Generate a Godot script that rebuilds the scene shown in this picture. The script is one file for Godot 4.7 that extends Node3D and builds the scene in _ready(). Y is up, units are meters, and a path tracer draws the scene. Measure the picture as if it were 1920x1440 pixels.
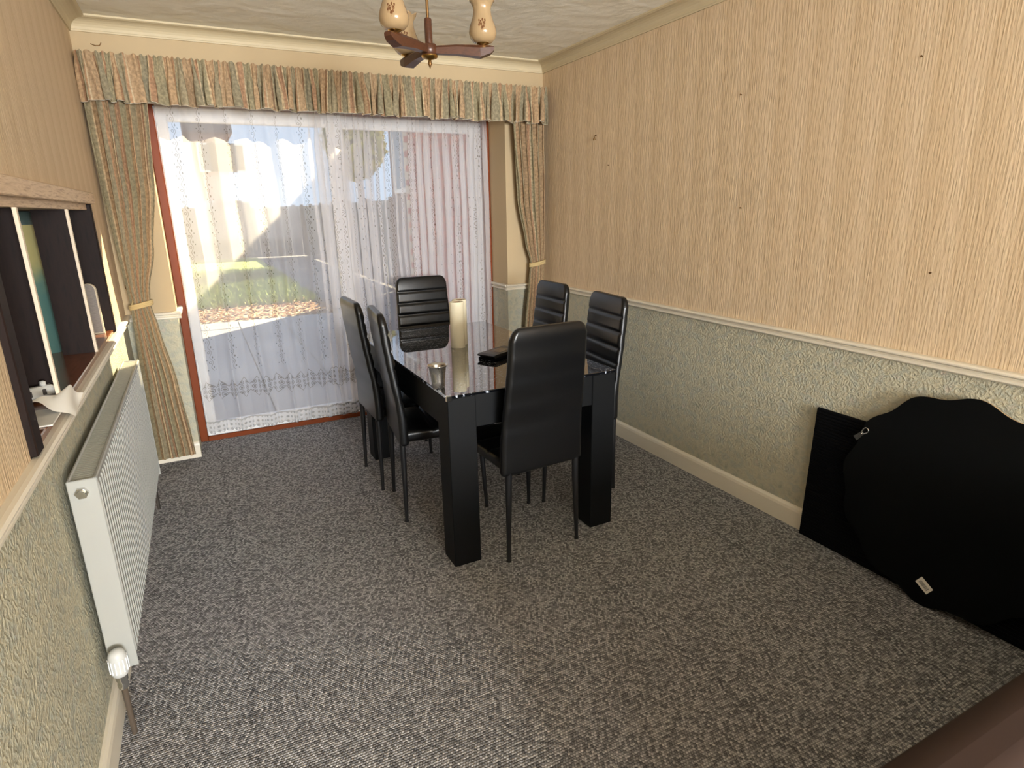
extends Node3D

# ---------------------------------------------------------------- mesh builder
class MB:
	var st := SurfaceTool.new()
	var off := Vector3.ZERO
	func _init(o := Vector3.ZERO) -> void:
		off = o
		st.begin(Mesh.PRIMITIVE_TRIANGLES)
	func v(p: Vector3, uv: Vector2) -> void:
		st.set_uv(uv)
		st.add_vertex(p - off)
	# triangles given counter-clockwise from outside; Godot wants clockwise
	func tri(a: Vector3, b: Vector3, c: Vector3, g := -1, ua := Vector2.ZERO, ub := Vector2.ZERO, uc := Vector2.ZERO) -> void:
		st.set_smooth_group(g)
		v(a, ua); v(c, uc); v(b, ub)
	func quad(a: Vector3, b: Vector3, c: Vector3, d: Vector3, g := -1) -> void:
		tri(a, b, c, g); tri(a, c, d, g)
	func volume(t: PackedVector3Array) -> float:
		var o := t[0]
		var s := 0.0
		for i in range(0, t.size(), 3):
			s += (t[i] - o).dot((t[i + 1] - o).cross(t[i + 2] - o))
		return s
	func loft(rings: Array, smooth := true, caps := true, loop := false) -> void:
		var t := PackedVector3Array()
		var u := PackedVector2Array()
		var g := PackedInt32Array()
		var n: int = rings[0].size()
		var m := rings.size()
		var sg := 1 if smooth else -1
		for i in (m if loop else m - 1):
			var p: PackedVector3Array = rings[i]
			var q: PackedVector3Array = rings[(i + 1) % m]
			for j in n:
				var k := (j + 1) % n
				var u0 := float(j) / n
				var u1 := float(j + 1) / n
				var v0 := float(i) / (m - 1)
				var v1 := float(i + 1) / (m - 1)
				t.append_array([p[j], p[k], q[k], p[j], q[k], q[j]])
				u.append_array([Vector2(u0, v0), Vector2(u1, v0), Vector2(u1, v1), Vector2(u0, v0), Vector2(u1, v1), Vector2(u0, v1)])
				g.append_array([sg, sg])
		if caps and not loop:
			for e in 2:
				var r: PackedVector3Array = rings[0] if e == 0 else rings[m - 1]
				var c := Vector3.ZERO
				for p in r:
					c += p
				c /= n
				for j in n:
					var k := (j + 1) % n
					if e == 0:
						t.append_array([c, r[k], r[j]])
					else:
						t.append_array([c, r[j], r[k]])
					u.append_array([Vector2(.5, e), Vector2(.5, e), Vector2(.5, e)])
					g.append(-1)
		var flip := volume(t) < 0.0
		for i in range(0, t.size(), 3):
			if flip:
				tri(t[i], t[i + 2], t[i + 1], g[i / 3], u[i], u[i + 2], u[i + 1])
			else:
				tri(t[i], t[i + 1], t[i + 2], g[i / 3], u[i], u[i + 1], u[i + 2])
	# chamfered box from corner a to corner b
	func box(a: Vector3, b: Vector3, bev := 0.0) -> void:
		var lo := Vector3(minf(a.x, b.x), minf(a.y, b.y), minf(a.z, b.z))
		var hi := Vector3(maxf(a.x, b.x), maxf(a.y, b.y), maxf(a.z, b.z))
		if bev <= 0.0:
			loft([rect(lo.x, hi.x, lo.z, hi.z, lo.y), rect(lo.x, hi.x, lo.z, hi.z, hi.y)], false)
			return
		var e := minf(bev, 0.45 * minf(hi.x - lo.x, minf(hi.y - lo.y, hi.z - lo.z)))
		loft([cham(lo, hi, e, e, lo.y), cham(lo, hi, 0, e, lo.y + e), cham(lo, hi, 0, e, hi.y - e), cham(lo, hi, e, e, hi.y)], false)
	func rect(x0: float, x1: float, z0: float, z1: float, y: float) -> PackedVector3Array:
		return PackedVector3Array([Vector3(x0, y, z0), Vector3(x1, y, z0), Vector3(x1, y, z1), Vector3(x0, y, z1)])
	func cham(lo: Vector3, hi: Vector3, ins: float, e: float, y: float) -> PackedVector3Array:
		var x0 := lo.x + ins
		var x1 := hi.x - ins
		var z0 := lo.z + ins
		var z1 := hi.z - ins
		var c := e if ins == 0.0 else e * 0.4
		return PackedVector3Array([Vector3(x0 + c, y, z0), Vector3(x1 - c, y, z0), Vector3(x1, y, z0 + c), Vector3(x1, y, z1 - c), Vector3(x1 - c, y, z1), Vector3(x0 + c, y, z1), Vector3(x0, y, z1 - c), Vector3(x0, y, z0 + c)])
	# tube along points with radii
	func tube(pts: Array, rad: Array, n := 14) -> void:
		var rings := []
		for i in pts.size():
			var d: Vector3 = (pts[mini(i + 1, pts.size() - 1)] - pts[maxi(i - 1, 0)]).normalized()
			var a := d.cross(Vector3.UP if absf(d.y) < 0.9 else Vector3.RIGHT).normalized()
			var b := d.cross(a)
			var r := PackedVector3Array()
			for j in n:
				var t := TAU * j / n
				r.append(pts[i] + (a * cos(t) + b * sin(t)) * float(rad[mini(i, rad.size() - 1)]))
			rings.append(r)
		loft(rings)
	# lathe round a vertical axis: prof holds (radius, height)
	func lathe(c: Vector3, prof: Array, n := 32, lobes := 0, lobe := 0.0, closed := false) -> void:
		var rings := []
		for i in prof.size():
			var r := PackedVector3Array()
			var q: Vector2 = prof[i]
			var w := 0.0
			if lobes > 0:
				w = lobe * smoothstep(0.72, 1.0, float(i) / (prof.size() - 1) if not closed else 1.0 - absf(float(i) / (prof.size() - 1) * 2.0 - 1.0) * 1.0)
			for j in n:
				var t := TAU * j / n
				var k := 1.0 + w * cos(lobes * t)
				r.append(c + Vector3(cos(t) * q.x * k, q.y, sin(t) * q.x * k))
			rings.append(r)
		loft(rings, true, not closed, closed)
	# polygon (in 2D) pushed from p0 by vector d; bx,by are the axes of the plane
	func prism(poly: PackedVector2Array, o: Vector3, bx: Vector3, by: Vector3, d: Vector3, bev := 0.0) -> void:
		var rings := []
		var m := poly.size()
		var cen := Vector2.ZERO
		for p in poly:
			cen += p / m
		for s in ([0.0, 1.0] if bev <= 0.0 else [-1.0, 0.0, 1.0, 2.0]):
			var r := PackedVector3Array()
			for i in m:
				var p := poly[i]
				var dd: Vector3
				if s < 0.0 or s > 1.0:
					p = p + (cen - p).normalized() * bev
					dd = Vector3.ZERO if s < 0.0 else d
				else:
					dd = d * s if bev <= 0.0 else (d.normalized() * bev if s == 0.0 else d - d.normalized() * bev)
				r.append(o + bx * p.x + by * p.y + dd)
			rings.append(r)
		loft(rings, false)
	# open grid of points with uvs
	func sheet(rows: Array, uvs: Array, both := 0.0) -> void:
		for i in rows.size() - 1:
			var p: PackedVector3Array = rows[i]
			var q: PackedVector3Array = rows[i + 1]
			var a: PackedVector2Array = uvs[i]
			var b: PackedVector2Array = uvs[i + 1]
			for j in p.size() - 1:
				tri(p[j], q[j], q[j + 1], 1, a[j], b[j], b[j + 1])
				tri(p[j], q[j + 1], p[j + 1], 1, a[j], b[j + 1], a[j + 1])
	func mesh() -> ArrayMesh:
		st.generate_normals()
		return st.commit()

# ---------------------------------------------------------------- naming
var used := {}
func numbered(n: String) -> String:
	if not used.has(n):
		used[n] = 0
		return n
	used[n] += 1
	return "%s_%03d" % [n, used[n]]

func thing(called: String, label: String, category: String, at := Vector3.ZERO, group := "") -> Node3D:
	var o := Node3D.new()
	o.name = numbered(called)
	add_child(o)
	o.position = at
	o.set_meta("label", label)
	o.set_meta("category", category)
	if group:
		o.set_meta("group", group)
	return o

func part(called: String, mb: MB, mat: Material, parent: Node) -> MeshInstance3D:
	return part_mesh(called, mb.mesh(), mat, parent)

func part_mesh(called: String, mesh: Mesh, mat: Material, parent: Node) -> MeshInstance3D:
	var o := MeshInstance3D.new()
	o.name = called
	o.mesh = mesh
	o.material_override = mat
	o.cast_shadow = GeometryInstance3D.SHADOW_CASTING_SETTING_ON
	parent.add_child(o, true)
	return o

func single(called: String, mb: MB, mat: Material, label: String, category: String, at := Vector3.ZERO, group := "") -> MeshInstance3D:
	var o := part(numbered(called), mb, mat, self)
	o.position = at
	o.set_meta("label", label)
	o.set_meta("category", category)
	if group:
		o.set_meta("group", group)
	return o

func struct(called: String, label: String, category: String) -> Node3D:
	var o := Node3D.new()
	o.name = called
	add_child(o)
	o.set_meta("kind", "structure")
	o.set_meta("label", label)
	o.set_meta("category", category)
	return o

func struct_mesh(called: String, mb: MB, mat: Material, label: String, category: String) -> MeshInstance3D:
	var o := part(called, mb, mat, self)
	o.set_meta("kind", "structure")
	o.set_meta("label", label)
	o.set_meta("category", category)
	return o

func b1(a: Vector3, b: Vector3, bev := 0.0, off := Vector3.ZERO) -> MB:
	var m := MB.new(off)
	m.box(a, b, bev)
	return m

# ---------------------------------------------------------------- materials
func C(r: float, g: float, b: float) -> Color:
	return Color(r / 255.0, g / 255.0, b / 255.0)

func mat(col: Color, rough := 0.6, metal := 0.0, spec := 0.5) -> StandardMaterial3D:
	var m := StandardMaterial3D.new()
	m.albedo_color = col
	m.roughness = rough
	m.metallic = metal
	m.metallic_specular = spec
	return m

func tri_world(m: StandardMaterial3D, s: Vector3) -> void:
	m.uv1_triplanar = true
	m.uv1_world_triplanar = true
	m.uv1_triplanar_sharpness = 6.0
	m.uv1_scale = s

func ramp(cols: Array) -> Gradient:
	var g := Gradient.new()
	var off := PackedFloat32Array()
	var cc := PackedColorArray()
	for i in cols.size():
		off.append(float(i) / (cols.size() - 1))
		cc.append(cols[i])
	g.offsets = off
	g.colors = cc
	return g

func noise_tex(seed_: int, freq: float, size: int, oct: int, cols = null, type := FastNoiseLite.TYPE_SIMPLEX_SMOOTH, fractal := FastNoiseLite.FRACTAL_FBM, warp := 0.0) -> NoiseTexture2D:
	var n := FastNoiseLite.new()
	n.seed = seed_
	n.noise_type = type
	n.frequency = freq
	n.fractal_type = fractal
	n.fractal_octaves = oct
	if warp > 0.0:
		n.domain_warp_enabled = true
		n.domain_warp_amplitude = warp
		n.domain_warp_frequency = freq * 0.6
	var t := NoiseTexture2D.new()
	t.width = size
	t.height = size
	t.seamless = true
	t.noise = n
	if cols != null:
		t.color_ramp = ramp(cols)
	return t

func img_tex(w: int, h: int, data: PackedByteArray, fmt: int) -> ImageTexture:
	return ImageTexture.create_from_image(Image.create_from_data(w, h, false, fmt, data))

func bump(m: StandardMaterial3D, t: Texture2D, cm: float) -> void:
	m.heightmap_enabled = true
	m.heightmap_texture = t
	m.heightmap_scale = cm
	m.heightmap_flip_texture = false

func carpet_mat() -> StandardMaterial3D:
	var rng := RandomNumberGenerator.new()
	rng.seed = 11
	var N := 1024
	var L := 80
	var cell := float(N) / L
	var tone := PackedFloat32Array()
	var ang := PackedFloat32Array()
	for i in L * L:
		tone.append(rng.randf())
		ang.append(rng.randf_range(-0.5, 0.5))
	var nz := FastNoiseLite.new()
	nz.frequency = 0.42
	nz.seed = 5
	var speck := nz.get_seamless_image(N, N).get_data()
	var col := PackedByteArray()
	col.resize(N * N * 3)
	var hgt := PackedByteArray()
	hgt.resize(N * N)
	for y in N:
		var row := int(y / cell)
		var fy := y / cell - row - 0.5
		var sh := 0.5 if row % 2 == 1 else 0.0
		for x in N:
			var xx := x / cell + sh
			var cx := int(xx)
			var fx := xx - cx - 0.5
			var k := row * L + (cx % L)
			var a := ang[k]
			var gx := fx + fy * a
			var d := 1.0 - (gx * gx * 3.2 + fy * fy * 3.6)
			d = maxf(d, 0.0)
			var s := speck[y * N + x] / 255.0
			var t := tone[k] * 0.62 + (s - 0.5) * 2.3 + 0.19
			t = clampf(t, 0.0, 1.0)
			var val := lerpf(72.0, 272.0, t * t * 0.2 + t * 0.8) * (0.72 + 0.28 * d)
			var o := (y * N + x) * 3
			col[o] = int(clampf(val * 1.0, 0, 255))
			col[o + 1] = int(clampf(val * 0.985, 0, 255))
			col[o + 2] = int(clampf(val * 0.96 + 3.0, 0, 255))
			hgt[y * N + x] = int(clampf(d * 200.0 + s * 55.0, 0, 255))
	var m := mat(Color(0.98, 0.98, 0.98), 0.95, 0.0, 0.15)
	m.albedo_texture = img_tex(N, N, col, Image.FORMAT_RGB8)
	bump(m, img_tex(N, N, hgt, Image.FORMAT_L8), 0.45)
	var s := 1.0 / 0.66
	tri_world(m, Vector3(s, s, s))
	return m

func wood_mat(cols: Array, seed_: int, rough: float, s: Vector3, spec := 0.5) -> StandardMaterial3D:
	var m := mat(Color.WHITE, rough, 0.0, spec)
	m.albedo_texture = noise_tex(seed_, 0.012, 512, 5, cols, FastNoiseLite.TYPE_SIMPLEX_SMOOTH, FastNoiseLite.FRACTAL_FBM, 18.0)
	tri_world(m, s)
	return m

# striped furnishing fabric: one repeat is 0.5 m wide
func fabric_mat() -> StandardMaterial3D:
	var W := 512
	var H := 512
	var nz := FastNoiseLite.new()
	nz.frequency = 0.045
	nz.fractal_octaves = 3
	nz.seed = 3
	var mot := nz.get_seamless_image(W, H).get_data()
	var bands := [[0.0, C(142, 137, 112)], [0.17, C(190, 172, 140)], [0.19, C(158, 122, 94)], [0.205, C(176, 148, 116)], [0.33, C(148, 112, 86)], [0.35, C(194, 178, 148)], [0.37, C(146, 139, 116)], [0.52, C(174, 138, 108)], [0.545, C(198, 184, 156)], [0.56, C(172, 146, 116)], [0.70, C(136, 102, 80)], [0.715, C(170, 156, 126)], [0.74, C(136, 132, 112)], [0.88, C(186, 166, 134)], [0.91, C(162, 126, 100)], [0.985, C(196, 180, 150)]]
	var d := PackedByteArray()
	d.resize(W * H * 3)
	for x in W:
		var c: Color = bands[0][1]
		for b in bands:
			if float(x) / W >= b[0]:
				c = b[1]
		c = c.lerp(C(164, 148, 120), 0.25)
		for y in H:
			var k := 0.86 + 0.36 * mot[y * W + x] / 255.0
			var o := (y * W + x) * 3
			d[o] = int(clampf(c.r * 255 * k, 0, 255))
			d[o + 1] = int(clampf(c.g * 255 * k, 0, 255))
			d[o + 2] = int(clampf(c.b * 255 * k, 0, 255))
	var m := mat(Color(0.97, 0.95, 0.93), 0.95, 0.0, 0.2)
	m.albedo_texture = img_tex(W, H, d, Image.FORMAT_RGB8)
	m.backlight_enabled = true
	m.backlight = Color(0.25, 0.22, 0.18)
	return m

# lace net: one repeat is 0.17 m wide and 2.06 m tall (v = 0 at the top)
func net_mat() -> StandardMaterial3D:
	var W := 192
	var H := 2048
	var pxm := W / 0.17
	var d := PackedByteArray()
	d.resize(W * H * 4)
	for y in H:
		var ym := 2.06 - 2.06 * y / H          # height over the hem
		for x in W:
			var xm := float(x) / pxm
			var al := 0.36
			if x % 3 == 0 or y % 3 == 0:
				al += 0.05
			var cx := xm - 0.085
			# trailing stem with leaves
			if ym > 0.42:
				var per := fposmod(ym, 0.066) / 0.066
				var sx := 0.007 * sin(per * TAU)
				if absf(cx - sx) < 0.0016:
					al = 0.66
				var ring := Vector2(cx + 0.008, (per - 0.25) * 0.066).length()
				if absf(ring - 0.0065) < 0.0014:
					al = 0.62
				var leaf := Vector2((cx - 0.009) / 0.6, (per - 0.75) * 0.066).length()
				if leaf < 0.007:
					al = 0.58
				var spr := Vector2((absf(cx) - 0.022) / 0.7, (per - 0.5) * 0.066).length()
				if spr < 0.0035:
					al = 0.54
			else:
				# zigzag borders
				var zz := absf(fposmod(xm, 0.085) / 0.085 - 0.5) * 2.0
				var up := 0.355 - 0.05 * zz
				var lo := 0.225 + 0.045 * zz
				if absf(ym - up) < 0.006 or absf(ym - up + 0.012) < 0.002:
					al = 0.7
				if absf(ym - lo) < 0.005:
					al = 0.68
				if ym < up and ym > lo:
					var fx := fposmod(xm, 0.0425) - 0.02125
					var fy := fposmod(ym, 0.034) - 0.017
					var rr := Vector2(fx, fy).length()
					al = 0.40
					if rr < 0.007 or absf(rr - 0.013) < 0.002:
						al = 0.62
				if ym < 0.085:
					al = 0.38
					var hx := fposmod(xm, 0.0283) - 0.01415
					var hy := fposmod(ym, 0.03) - 0.015
					if Vector2(hx, hy).length() < 0.008 or absf(ym - 0.08) < 0.004:
						al = 0.56
					var sc := 0.022 * (1.0 - sqrt(maxf(0.0, 1.0 - pow((fposmod(xm, 0.0567) - 0.02835) / 0.02835, 2.0))))
					if ym < sc:
						al = 0.0
					elif ym < sc + 0.005:
						al = 0.6
			var o := (y * W + x) * 4
			# dense threads hold back light; that shade is painted into their colour
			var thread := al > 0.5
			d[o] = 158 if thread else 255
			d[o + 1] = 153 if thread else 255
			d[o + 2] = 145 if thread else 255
			d[o + 3] = int(al * 255)
	var m := mat(Color(0.93, 0.92, 0.92), 0.95, 0.0, 0.1)
	m.albedo_texture = img_tex(W, H, d, Image.FORMAT_RGBA8)
	m.transparency = BaseMaterial3D.TRANSPARENCY_ALPHA
	m.cull_mode = BaseMaterial3D.CULL_DISABLED
	m.backlight_enabled = true
	m.backlight = Color(1.0, 1.0, 1.0)
	return m

# milky glass with small sprays of brown flowers
func shade_mat() -> StandardMaterial3D:
	var W := 512
	var H := 256
	var im := Image.create(W, H, false, Image.FORMAT_RGB8)
	im.fill(C(170, 143, 106))
	for k in 4:
		var cx := 10 + 128 * k
		var cy := 50
		for s in [[0, -14, 6], [-14, 2, 6], [10, 4, 7], [-4, 14, 5], [18, -4, 4], [-10, -10, 4], [4, -2, 4], [-20, 12, 4], [20, 12, 3]]:
			for a in 5:
				var px: float = cx + s[0] + cos(a * TAU / 5) * s[2] * 0.7
				var py: float = cy + s[1] * 0.6 + sin(a * TAU / 5) * s[2] * 0.42
				for yy in range(-4, 5):
					for xx in range(-4, 5):
						if xx * xx + yy * yy * 3 < 9:
							im.set_pixel(posmod(int(px) + xx, W), clampi(int(py) + yy, 0, H - 1), C(104, 66, 40))
			im.fill_rect(Rect2i(maxi(cx + s[0] - 1, 0), cy + int(s[1] * 0.6) - 7, 2, 8), C(128, 94, 60))
	var m := mat(Color(1, 1, 1), 0.16, 0.0, 0.5)
	m.albedo_texture = ImageTexture.create_from_image(im)
	m.backlight_enabled = true
	m.backlight = Color(0.4, 0.34, 0.26)
	return m

# black polished marble print: thin broken pale veins
func marble_mat() -> StandardMaterial3D:
	var m := mat(Color.WHITE, 0.02, 0.0, 0.7)
	var k := C(12, 13, 16)
	m.albedo_texture = noise_tex(21, 0.006, 1024, 4, [k, k, k, k, k, k, k, k, C(24, 26, 31), C(110, 116, 126), C(215, 220, 228), C(235, 238, 242)], FastNoiseLite.TYPE_SIMPLEX_SMOOTH, FastNoiseLite.FRACTAL_RIDGED, 60.0)
	tri_world(m, Vector3(2.2, 1.0, 5.5))
	m.clearcoat_enabled = true
	m.clearcoat = 1.0
	m.clearcoat_roughness = 0.01
	return m

var M := {}
func make_materials() -> void:
	var rib := noise_tex(1, 0.03, 512, 3)
	var up := mat(Color.WHITE, 0.85, 0.0, 0.25)
	up.albedo_texture = noise_tex(2, 0.004, 256, 3, [C(205, 180, 147), C(213, 189, 156), C(218, 195, 164)])
	tri_world(up, Vector3(6.2, 0.55, 6.2))
	bump(up, rib, 0.17)
	M.upper = up
	var low := mat(Color.WHITE, 0.85, 0.0, 0.25)
	low.albedo_texture = noise_tex(4, 0.010, 512, 6, [C(158, 158, 142), C(182, 178, 158), C(192, 186, 162), C(176, 176, 160), C(196, 184, 166)], FastNoiseLite.TYPE_SIMPLEX_SMOOTH, FastNoiseLite.FRACTAL_FBM, 30.0)
	tri_world(low, Vector3(2.3, 2.3, 2.3))
	bump(low, noise_tex(6, 0.034, 512, 4, null, FastNoiseLite.TYPE_SIMPLEX_SMOOTH, FastNoiseLite.FRACTAL_RIDGED, 14.0), 0.36)
	M.lower = low
	var ce := mat(C(246, 241, 226), 0.9, 0.0, 0.2)
	bump(ce, noise_tex(8, 0.008, 512, 4, null, FastNoiseLite.TYPE_SIMPLEX_SMOOTH, FastNoiseLite.FRACTAL_FBM, 70.0), 0.5)
	tri_world(ce, Vector3(1.2, 1.2, 1.2))
	M.ceiling = ce
	M.trim = mat(C(228, 219, 200), 0.4)
	M.cove = mat(C(204, 188, 154), 0.6)
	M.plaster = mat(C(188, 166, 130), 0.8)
	M.carpet = carpet_mat()
	M.white = mat(C(235, 236, 236), 0.3)
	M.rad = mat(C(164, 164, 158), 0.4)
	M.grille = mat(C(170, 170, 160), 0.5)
	M.brown = mat(C(122, 58, 26), 0.45, 0.0, 0.3)
	M.fabric = fabric_mat()
	M.cord = mat(C(196, 172, 122), 0.9)
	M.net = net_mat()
	M.leather = mat(C(9, 9, 10), 0.32, 0.0, 0.5)
	M.blackmetal = mat(C(20, 20, 22), 0.4, 0.0, 0.5)
	M.blackwood = mat(C(9, 10, 11), 0.5, 0.0, 0.3)
	M.marble = marble_mat()
	M.chrome = mat(C(215, 215, 212), 0.14, 1.0)
	M.steel = mat(C(205, 204, 202), 0.24, 1.0)
	M.brass = mat(C(178, 140, 78), 0.3, 1.0)
	M.bronze = mat(C(126, 94, 56), 0.4, 0.8)
	M.paper = mat(C(226, 217, 190), 0.85)
	M.paperwhite = mat(C(236, 232, 222), 0.8)
	M.oak = wood_mat([C(150, 116, 86), C(196, 164, 128), C(214, 186, 150), C(176, 140, 104)], 31, 0.5, Vector3(4, 14, 1.2))
	M.darkwood = wood_mat([C(20, 13, 11), C(34, 22, 18), C(27, 17, 14)], 32, 0.6, Vector3(8, 1.2, 8), 0.3)
	M.shelf = wood_mat([C(92, 52, 34), C(126, 78, 52), C(110, 64, 42)], 33, 0.16, Vector3(8, 8, 1.4))
	M.edge = mat(C(222, 205, 180), 0.5)
	M.teak = wood_mat([C(58, 34, 22), C(84, 50, 32), C(70, 41, 26)], 34, 0.35, Vector3(5, 20, 5))
	M.shade = shade_mat()
	M.sofa = mat(C(54, 41, 36), 0.8, 0.0, 0.3)
	M.board = mat(C(9, 10, 10), 0.8, 0.0, 0.2)
	M.boardedge = mat(C(190, 158, 116), 0.6)
	M.mattblack = mat(C(9, 9, 11), 0.8, 0.0, 0.2)
	M.pane = mat(Color(1, 1, 1, 0.03), 0.02, 0.0, 0.1)
	M.pane.transparency = BaseMaterial3D.TRANSPARENCY_ALPHA
	M.rubber = mat(C(30, 30, 30), 0.8)

# ---------------------------------------------------------------- numbers of the place
const W := 2.714      # right wall
const H := 2.4
const ZF := 9.2       # front wall, behind the camera
const DX0 := 0.255
const DX1 := 2.412
const DH := 2.07
const DADO0 := 0.868
const DADO1 := 0.908

func _ready() -> void:
	# camera
	var cam := Camera3D.new()
	cam.name = "camera"
	add_child(cam)
	cam.transform = Transform3D(Basis.from_euler(Vector3(-0.2833, -0.4672, -0.0189)), Vector3(0.4114, 1.4476, 4.0031))
	cam.fov = rad_to_deg(2.0 * atan(720.0 / 1132.94))
	cam.near = 0.02
	cam.current = true
	# sky and exposure
	var env := Environment.new()
	env.background_mode = Environment.BG_SKY
	var sky := Sky.new()
	var sm := ProceduralSkyMaterial.new()
	sm.sky_top_color = Color(0.70, 0.80, 0.93)
	sm.sky_horizon_color = Color(0.72, 0.81, 0.90)
	sm.ground_bottom_color = Color(0.45, 0.45, 0.43)
	sm.ground_horizon_color = Color(0.7, 0.72, 0.74)
	sky.sky_material = sm
	env.sky = sky
	env.background_energy_multiplier = 1.3
	env.tonemap_mode = Environment.TONE_MAPPER_LINEAR
	env.tonemap_exposure = 1.0
	env.sdfgi_enabled = true
	env.ssao_enabled = true
	env.ssil_enabled = true
	var we := WorldEnvironment.new()
	we.name = "world_environment"
	we.environment = env
	add_child(we)
	# sun, low over the brick extension on the right
	var sun := DirectionalLight3D.new()
	sun.name = "sun"
	sun.basis = Basis.looking_at(-Vector3(1.036, 0.96, -1.0).normalized(), Vector3.UP)
	sun.light_color = Color(1.0, 0.92, 0.75)
	sun.light_energy = 8.5
	sun.light_angular_distance = 0.5
	sun.shadow_enabled = true
	sun.sky_mode = DirectionalLight3D.SKY_MODE_LIGHT_ONLY
	add_child(sun)
	# added fill light behind the camera, set in a made-up front window
	var front_fill := AreaLight3D.new()
	front_fill.name = "front_fill_light"
	front_fill.area_size = Vector2(2.1, 1.25)
	front_fill.position = Vector3(1.35, 1.55, ZF - 0.03)
	front_fill.light_color = Color(0.97, 0.985, 1.0)
	front_fill.light_energy = 78.0
	front_fill.light_size = 1.0
	front_fill.set("area_range", 14.0)
	front_fill.shadow_enabled = true
	add_child(front_fill)

	# added fill light from the left, set in a made-up side window
	var front_fill2 := AreaLight3D.new()
	front_fill2.name = "side_fill_light"
	front_fill2.area_size = Vector2(1.5, 1.25)
	front_fill2.transform = Transform3D(Basis(Vector3.UP, -PI / 2), Vector3(0.03, 1.55, 6.5))
	front_fill2.light_color = Color(0.97, 0.985, 1.0)
	front_fill2.light_energy = 6.5
	front_fill2.light_size = 1.0
	front_fill2.set("area_range", 14.0)
	front_fill2.shadow_enabled = true
	add_child(front_fill2)

	make_materials()
	shell()
	patio_door()
	outside()
	curtains()
	net_curtain()
	table()
	chairs()
	table_items()
	radiator()
	hatch()
	pendant()
	boards()
	sofa()
	marks()

# ---------------------------------------------------------------- room shell
func sweep_profile(mb: MB, prof: PackedVector2Array, p0: Vector3, p1: Vector3, outward: Vector3) -> void:
	# prof.x goes outward from the wall, prof.y up
	var rings := []
	for p in [p0, p1]:
		var r := PackedVector3Array()
		for q in prof:
			r.append(p + outward * q.x + Vector3.UP * q.y)
		rings.append(r)
	mb.loft(rings, false)

func dado_prof() -> PackedVector2Array:
	return PackedVector2Array([Vector2(0, DADO0 - 0.002), Vector2(0.012, DADO0 - 0.002), Vector2(0.017, DADO0 + 0.003), Vector2(0.017, DADO0 + 0.009), Vector2(0.012, DADO0 + 0.013), Vector2(0.007, DADO0 + 0.015), Vector2(0.008, DADO0 + 0.020), Vector2(0.020, DADO0 + 0.023), Vector2(0.027, DADO0 + 0.028), Vector2(0.028, DADO0 + 0.033), Vector2(0.023, DADO0 + 0.038), Vector2(0.014, DADO1), Vector2(0, DADO1)])

func skirt_prof() -> PackedVector2Array:
	return PackedVector2Array([Vector2(0, 0), Vector2(0.018, 0), Vector2(0.018, 0.078), Vector2(0.015, 0.09), Vector2(0.008, 0.099), Vector2(0, 0.1)])

func cove_prof() -> PackedVector2Array:
	var p := PackedVector2Array([Vector2(0, H), Vector2(0, 2.335), Vector2(0.008, 2.335), Vector2(0.010, 2.342)])
	for k in 7:
		var a := PI * 0.5 * k / 6
		p.append(Vector2(0.012 + 0.058 * (1.0 - cos(a)), 2.344 + 0.044 * sin(a)))
	p.append_array([Vector2(0.074, 2.390), Vector2(0.080, 2.392), Vector2(0.080, H)])
	return p

func trim_run(called: String, prof: PackedVector2Array, p0: Vector3, p1: Vector3, outward: Vector3, m: Material, label: String, category: String) -> void:
	var mb := MB.new()
	sweep_profile(mb, prof, p0, p1, outward)
	struct_mesh(called, mb, m, label, category)

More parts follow.
